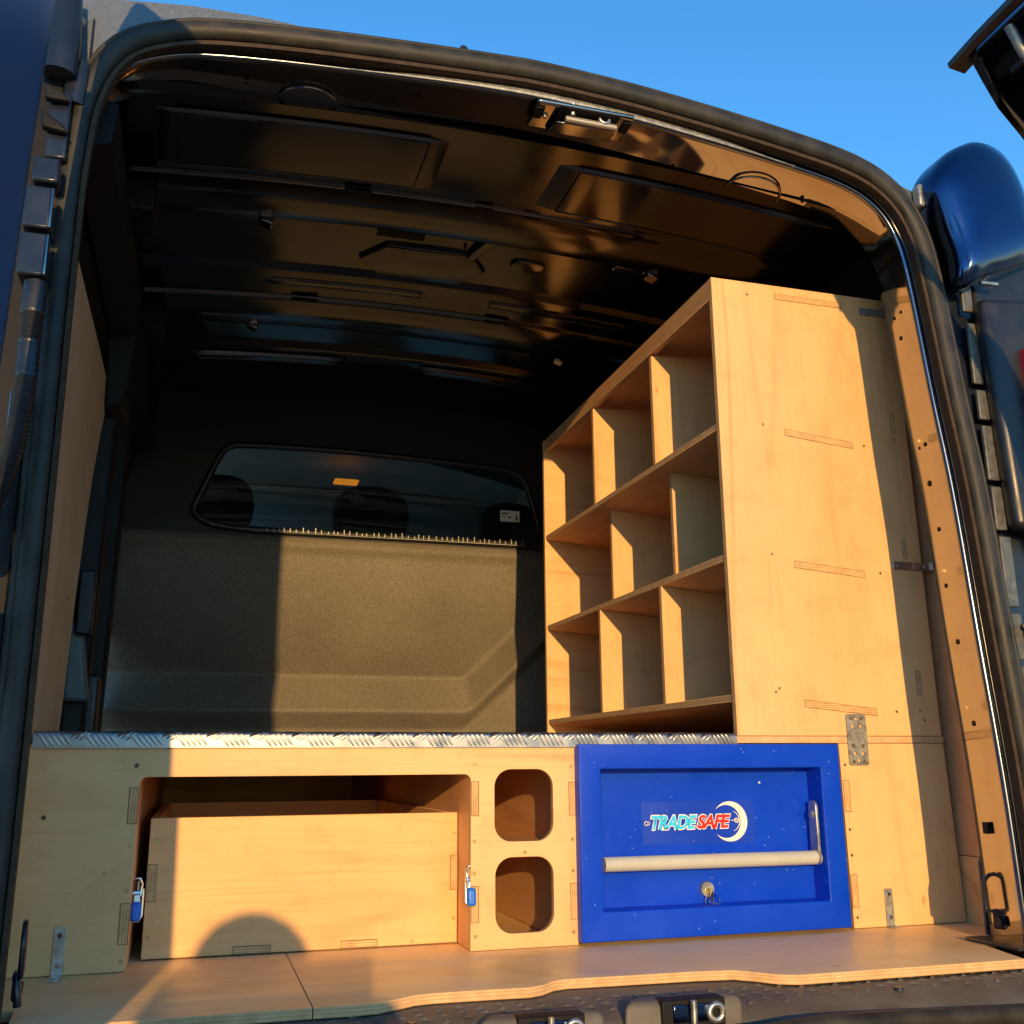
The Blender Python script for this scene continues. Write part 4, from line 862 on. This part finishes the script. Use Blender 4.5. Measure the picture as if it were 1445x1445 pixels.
screw_y(tw, [(0.44, 0.882), (0.655, 0.858), (0.44, 0.637), (0.665, 0.612), (0.43, 0.392), (0.672, 0.36), (0.425, 1.142), (0.724, 0.876), (0.722, 0.362), (0.73, 0.345), (0.437, 0.398)], 0.0, 0.0030)
# lower support beside the safe
ls = thing('tower_base', (0.66, 0.3, 0), 'plywood base panel under the shelving tower, right of the blue safe', 'base panel')
plyhexa('front_panel', [(0.5485, 0, 0.001), (0.7745, 0, 0.001), (0.7745, 0.012, 0.001), (0.5485, 0.012, 0.001), (0.5465, 0, 0.3042), (0.7645, 0, 0.3042), (0.7645, 0.012, 0.3042), (0.5465, 0.012, 0.3042)], 1, PZ, ls)
plybox('upright', 0.5485, 0.560, 0.0123, 0.9, 0.001, 0.3042, PY, ls)
for z0, z1 in ((0.190, 0.241), (0.034, 0.086)): tenon(ls, 0.5495, 0.5605, z0, z1, 0.0)
screw_y(ls, [(0.556, 0.268), (0.555, 0.160), (0.555, 0.118), (0.556, 0.018)], 0.0, 0.003)

# ------------------------------------------------------------------ blue safe
sf = thing('steel_safe', (0.3, 0.2, 0), 'blue steel lock box with a recessed front and pale bar handle', 'lock box')
plate('front_frame', [(0.0545, 0.006), (0.5315, 0.006), (0.5315, 0.303), (0.0545, 0.303)], [rrect(0.0915, 0.4935, 0.0495, 0.264, 0.002, 2)], -0.020, 0.026, BLUE, sf, 'XZ', 30, 0.0022, label='blue frame round the recess')
box('case', 0.0575, 0.530, 0.0275, 0.60, 0.007, 0.301, BLUE, sf, 0.003)
dp = box('door_panel', 0.0912, 0.4938, 0.0245, 0.0272, 0.0492, 0.2643, BLUE, sf, 0, label='recessed blue door panel')
YD = 0.0245
tube('handle_bar', [(0.1005, 0.001, 0.1170), (0.4905, 0.001, 0.1165)], 0.0115, CREAM, sf, n=24, label='pale cream bar handle')
arm = plate('handle_arm', [(0.0-0.011*math.cos(a), 0.199+0.011*math.sin(a)) for a in lin(0, PI, 8)][::-1] + [(0.0-0.012*math.cos(a), 0.1165+0.012*math.sin(a)) for a in lin(PI, 2*PI, 8)][::-1], [], 0.4835, 0.4885, ZINC, sf, 'YZ', 40, 0.0008, label='flat steel arm of the handle')
disc_inst('arm_bolt', (0.482, 0.0, 0.187), 'X', 0.0055, 0.006, ZINC, sf, 6)
disc_inst('lock_escutcheon', (0.289, YD-0.003, 0.0715), 'Y', 0.0135, 0.008, ZINC, sf, 24, 0.15)
disc_inst('lock_core', (0.2895, YD-0.006, 0.0685), 'Y', 0.0055, 0.005, simple('brass', (0.75, 0.52, 0.18), 0.3, 1.0), sf, 16)
box('key_slot', 0.2890, 0.2900, YD-0.0092, YD-0.0080, 0.0645, 0.0722, DARKP, sf, 0)
disc_inst('rivet', (0.3995, YD-0.0005, 0.2395), 'Y', 0.0022, 0.002, WHITE, sf, 10, 0.3)
# sticker with lettering
sk = plate('sticker', [(0.1790, 0.143), (0.3845, 0.1415), (0.3835, 0.2115), (0.1785, 0.2105)], [], YD-0.0006, YD-0.0003, FILM, sf, 'XZ', label='clear sticker with the logo')
def letters(body, x0, x1, z0, z1, mat, parent, name='lettering'):
    for bold, yy, m, e in ((0.072, 0.0010, WHITE, 0.0016), (0.034, 0.0014, mat, 0.0)):
        me = text_mesh(body, bold)
        xs_ = [v.co.x for v in me.vertices]; ys_ = [v.co.y for v in me.vertices]
        ax, bx, ay, by = min(xs_), max(xs_), min(ys_), max(ys_)
        for v in me.vertices:
            u = (v.co.x-ax)/(bx-ax); w = (v.co.y-ay)/(by-ay)
            v.co = (x0-e+(x1-x0+2*e)*u, YD-yy, z0-e+(z1-z0+2*e)*w)
        me.materials.clear(); me.materials.append(m)
        o = bpy.data.objects.new(name if e == 0 else 'letter_outline', me); reg(o, parent)
letters('TRADE', 0.195, 0.2785, 0.1665, 0.1885, CYAN, sk); letters('SAFE', 0.2780, 0.3405, 0.1665, 0.1885, RED, sk)
def crescent(cx, cz, ro, ri, dx, a0, a1, y, mat):
    n = 28; out = []; inn = []
    for i in range(n+1):
        a = math.radians(a0+(a1-a0)*i/n); out.append((cx+ro*math.cos(a), cz+ro*math.sin(a)))
    # inner circle shifted left so both meet at the tips
    p0, p1 = out[0], out[-1]; cxi = cx-dx
    b0 = math.atan2(p0[1]-cz, p0[0]-cxi); b1 = math.atan2(p1[1]-cz, p1[0]-cxi); R0 = math.hypot(p0[0]-cxi, p0[1]-cz)
    for i in range(n+1):
        a = b1+(b0-b1)*i/n; inn.append((cxi+R0*math.cos(a)*(1.0), cz+R0*math.sin(a)*0.985))
    plate('crescent', out+inn[1:-1], [], y, y+0.0003, mat, sk, 'XZ')
crescent(0.3395, 0.1770, 0.0325, 0.03, 0.0072, -142, 142, YD-0.0011, WHITE)
crescent(0.3415, 0.1775, 0.0165, 0.01, 0.0022, -80, 80, YD-0.0018, WHITE)
def ringm(cx, cz, r_, w, mat, y):
    tube('logo_ring', [(cx+r_*math.cos(a), y, cz+r_*math.sin(a)) for a in lin(0, 2*PI, 16)[:-1]], w, mat, sk, closed=True, n=6)
ringm(0.1865, 0.1765, 0.0032, 0.0007, WHITE, YD-0.001); ringm(0.3515, 0.1785, 0.0036, 0.0008, WHITE, YD-0.0015); ringm(0.3515, 0.1785, 0.0016, 0.0006, WHITE, YD-0.0015)
tube('logo_line', [(0.1905, YD-0.001, 0.1800), (0.1935, YD-0.001, 0.1768), (0.1905, YD-0.001, 0.1735)], 0.0006, WHITE, sk, n=6)
tube('logo_line', [(0.341, YD-0.001, 0.1785), (0.348, YD-0.001, 0.1785)], 0.0006, WHITE, sk, n=6)
# key ring hanging in the lock
kr = thing('key_ring', (0.296, 0.012, 0.045), 'small keys on a ring hanging from the lock of the blue safe', 'keys')
tube('ring', [(0.2975+0.0095*math.cos(a), 0.012+0.003*math.sin(a), 0.0545+0.0095*math.sin(a)) for a in lin(0, 2*PI, 20)[:-1]], 0.0009, CHROME, kr, closed=True, n=6)
tube('ring', [(0.2905+0.0075*math.cos(a), 0.016, 0.0535+0.0095*math.sin(a)) for a in lin(0, 2*PI, 20)[:-1]], 0.0008, ZINC, kr, closed=True, n=6)
plate('key', [(0.2900+0.004*math.cos(a)*0.6+0.002, 0.0615+0.009*math.sin(a)) for a in lin(0, 2*PI, 14)[:-1]], [], 0.009, 0.0105, CHROME, kr, 'XZ')
hexa('key', [(0.289, 0.010, 0.0445), (0.298, 0.006, 0.0475), (0.298, 0.012, 0.0475), (0.289, 0.014, 0.0445), (0.288, 0.010, 0.0465), (0.3005, 0.006, 0.051), (0.3005, 0.012, 0.051), (0.288, 0.014, 0.0465)], CHROME, kr, 0.0006)

# ------------------------------------------------------------------ steel brackets
def angle_bracket(x0, x1, z1, foot, lab, mat, sc, skew=0.0):
    t = thing('angle_bracket', ((x0+x1)/2, 0, 0), lab, 'bracket', 'angle brackets on the floor')
    hexa('upright', [(x0+skew, -0.0028, 0.001), (x1+skew, -0.0028, 0.001), (x1+skew, -0.0004, 0.001), (x0+skew, -0.0004, 0.001), (x0, -0.0028, z1), (x1, -0.0028, z1), (x1, -0.0004, z1), (x0, -0.0004, z1)], mat, t, 0.0006)
    box('foot', x0+skew, x1+skew, -foot, -0.003, 0.0003, 0.0028, mat, t, 0.0006)
    for z in sc: disc_inst('screw', ((x0+x1)/2+skew*(1-z/z1), -0.0033, z), 'Y', 0.0042, 0.0012, CHROME, t, 12, 0.3)
    disc_inst('screw', ((x0+x1)/2+skew, -foot*0.65, 0.0033), 'Z', 0.004, 0.0012, CHROME, t, 12, 0.3)
angle_bracket(-0.6975, -0.682, 0.062, 0.040, 'pale steel angle bracket at the left end of the cabinet', ZINC, (0.052, 0.014))
angle_bracket(0.6115, 0.627, 0.062, 0.012, 'grey steel angle bracket at the base right of the blue safe', GALV, (0.053, 0.016))
jp = thing('joining_plate', (0.583, 0, 0.31), 'perforated flat steel plate screwed across the seam below the tower', 'joining plate')
hol = [(0.5845, 0.3465), (0.5765, 0.334), (0.5925, 0.334), (0.584, 0.2755), (0.5765, 0.287), (0.5925, 0.287)]
plate('plate', rrect(0.5640, 0.6035, 0.267, 0.355, 0.004, 3), [[(cx+0.0032*math.cos(a), cz+0.0032*math.sin(a)) for a in lin(0, 2*PI, 12)[:-1]] for cx, cz in hol] + [[(cx+0.0018*math.cos(a), cz+0.0018*math.sin(a)) for a in lin(0, 2*PI, 8)[:-1]] for cx, cz in ((0.5755, 0.321), (0.592, 0.321))], -0.0030, -0.0008, GALV, jp, 'XZ')
for x, z in ((0.574, 0.3475), (0.594, 0.3475), (0.574, 0.300), (0.594, 0.300), (0.573, 0.273), (0.594, 0.273)): disc_inst('screw', (x, -0.0035, z), 'Y', 0.0036, 0.0014, BRASS, jp, 10, 0.3)
def strap(x0, x1, z0, z1, mat, lab):
    t = thing('strap_bracket', ((x0+x1)/2, 0, z0), lab, 'bracket', 'strap brackets tying the tower to the wall')
    box('strap', x0, 0.7805, -0.0030, -0.0008, z0, z1, mat, t, 0.0005)
    hexa('strap_end', [(0.7665, -0.008, z0), (0.7805, -0.06, z0), (0.7828, -0.06, z0), (0.7690, -0.0075, z0), (0.7665, -0.008, z1), (0.7805, -0.06, z1), (0.7828, -0.06, z1), (0.7690, -0.0075, z1)], mat, t, 0.0005)
    for k in (0.1, 0.55, 0.85): disc_inst('screw', (x0+(x1-x0)*k, -0.0034, (z0+z1)/2), 'Y', 0.0036, 0.0012, ZINC, t, 10, 0.3)
strap(0.672, 0.765, 1.1305, 1.1455, GALV, 'steel strap at the top right of the shelving tower')
strap(0.6935, 0.775, 0.6205, 0.6355, ZINC, 'steel strap halfway up the right edge of the shelving tower')

# ------------------------------------------------------------------ wood chips on the floor
cv, cf = [], []
for _ in range(110):
    x = random.uniform(-0.3, 0.66); y = random.uniform(-0.27, -0.02); s_ = random.uniform(0.0005, 0.0020); a = random.uniform(0, 6.28); b0 = len(cv)
    for u, v in ((-2.2, -.5), (2.0, -.6), (2.4, .5), (-1.8, .6)): cv.append((x+s_*(u*math.cos(a)-v*math.sin(a)), y+s_*(u*math.sin(a)+v*math.cos(a)), 0.0007+0.0003*u*s_*100))
    cf.append((b0, b0+1, b0+2, b0+3))
wc = mesh('wood_chips', cv, cf, DUST, None, recalc=False); wc['kind'] = 'stuff'; wc['label'] = 'tiny wood chips scattered on the plywood floor'; wc['category'] = 'wood chips'

# ------------------------------------------------------------------ the photographer, whose shadow falls on the drawer
def skin_body(name, joints, edges, mat, parent, label=None, sub=2):
    me = bpy.data.meshes.new(name); me.from_pydata([j[0] for j in joints], edges, []); me.materials.append(mat)
    o = bpy.data.objects.new(name, me); reg(o, parent, label)
    o.modifiers.new('skin', 'SKIN')
    if not me.skin_vertices: 
        bm = bmesh.new(); bm.from_mesh(me); bm.verts.layers.skin.verify(); bm.to_mesh(me); bm.free()
    for v, j in zip(me.skin_vertices[0].data, joints): v.radius = (j[1], j[1]) if not isinstance(j[1], tuple) else j[1]
    me.skin_vertices[0].data[0].use_root = True
    s = o.modifiers.new('sub', 'SUBSURF'); s.levels = sub; s.render_levels = sub
    for p in me.polygons: p.use_smooth = True
    return o
ps = thing('person', (-0.745, -2.1, -0.62), 'crouching photographer in a dark jacket casting the shadow on the drawer', 'person')
PX0, PY0 = -0.745, -1.93
J = [((-0.745, -2.180, -0.300), (0.15, 0.11)), ((-0.745, -2.160, -0.060), (0.145, 0.10)), ((-0.740, -2.100, 0.080), (0.14, 0.09)), ((-0.733, -2.020, 0.155), (0.055, 0.05)), ((-0.730, -1.970, 0.205), (0.050, 0.05)), ((PX0, -1.935, 0.27), (0.072, 0.082)), ((PX0, -1.945, 0.325), (0.066, 0.078)),
     ((-0.915, -2.080, 0.080), 0.055), ((-0.885, -1.950, -0.060), 0.043), ((-0.705, -1.775, 0.15), 0.034),
     ((-0.565, -2.080, 0.080), 0.055), ((-0.555, -1.950, -0.060), 0.043), ((-0.520, -1.775, 0.15), 0.034),
     ((-0.845, -2.160, -0.340), 0.085), ((-0.865, -1.780, -0.250), 0.065), ((-0.855, -1.980, -0.560), 0.045), ((-0.855, -1.860, -0.600), 0.035),
     ((-0.645, -2.160, -0.340), 0.085), ((-0.625, -1.800, -0.280), 0.065), ((-0.635, -2.000, -0.560), 0.045), ((-0.635, -1.880, -0.600), 0.035)]
ED = [(0, 1), (1, 2), (2, 3), (3, 4), (4, 5), (5, 6), (2, 7), (7, 8), (8, 9), (2, 10), (10, 11), (11, 12), (0, 13), (13, 14), (14, 15), (15, 16), (0, 17), (17, 18), (18, 19), (19, 20)]
skin_body('body', J, ED, COAT, ps)
def ball(name, c, rx, ry, rz, mat, parent, n=20):
    bm = bmesh.new(); bmesh.ops.create_uvsphere(bm, u_segments=n, v_segments=n//2, radius=1); me = bpy.data.meshes.new(name)
    for v in bm.verts: v.co = Vector((c[0]+rx*v.co.x, c[1]+ry*v.co.y, c[2]+rz*v.co.z))
    bm.to_mesh(me); bm.free(); me.materials.append(mat)
    for p in me.polygons: p.use_smooth = True
    return reg(bpy.data.objects.new(name, me), parent)
ball('face', (PX0, -1.915, 0.280), 0.074, 0.085, 0.105, SKIN, ps); ball('hair', (PX0-0.006, -1.945, 0.312), 0.092, 0.096, 0.096, HAIR, ps)
for sx in (-1, 1):
    ball('ear', (PX0+sx*0.075, -1.925, 0.28), 0.012, 0.02, 0.03, SKIN, ps, 10); ball('eye', (PX0+sx*0.030, -1.836, 0.297), 0.011, 0.008, 0.008, DARKP, ps, 10)
ball('nose', (PX0, -1.828, 0.27), 0.013, 0.018, 0.022, SKIN, ps, 10); ball('mouth', (PX0, -1.838, 0.23), 0.024, 0.008, 0.007, RED if False else simple('lips', (0.45, 0.2, 0.17), 0.5), ps, 10)
def hand(cx, cy, cz, s):
    j = [((cx, cy-0.02, cz-0.03), 0.026), ((cx, cy+0.02, cz), 0.028)]; e = [(0, 1)]
    for k in range(4):
        b = len(j); zz = cz-0.025+0.019*k
        j += [((cx+s*0.010, cy+0.050, zz), 0.009), ((cx+s*0.004, cy+0.075, zz), 0.0085), ((cx-s*0.022, cy+0.080, zz), 0.0075)]; e += [(1, b), (b, b+1), (b+1, b+2)]
    b = len(j); j += [((cx-s*0.015, cy+0.005, cz+0.03), 0.010), ((cx-s*0.035, cy+0.03, cz+0.038), 0.008)]; e += [(1, b), (b, b+1)]
    skin_body('hand', j, e, SKIN, ps, sub=1)
hand(-0.700, -1.735, 0.20, -1); hand(-0.520, -1.735, 0.20, 1)
ph = box('phone', -0.690, -0.525, -1.652, -1.644, 0.212, 0.288, PLASD, None, 0.004, 3); tag(ph, 'black smartphone held sideways by the crouching photographer', 'phone')
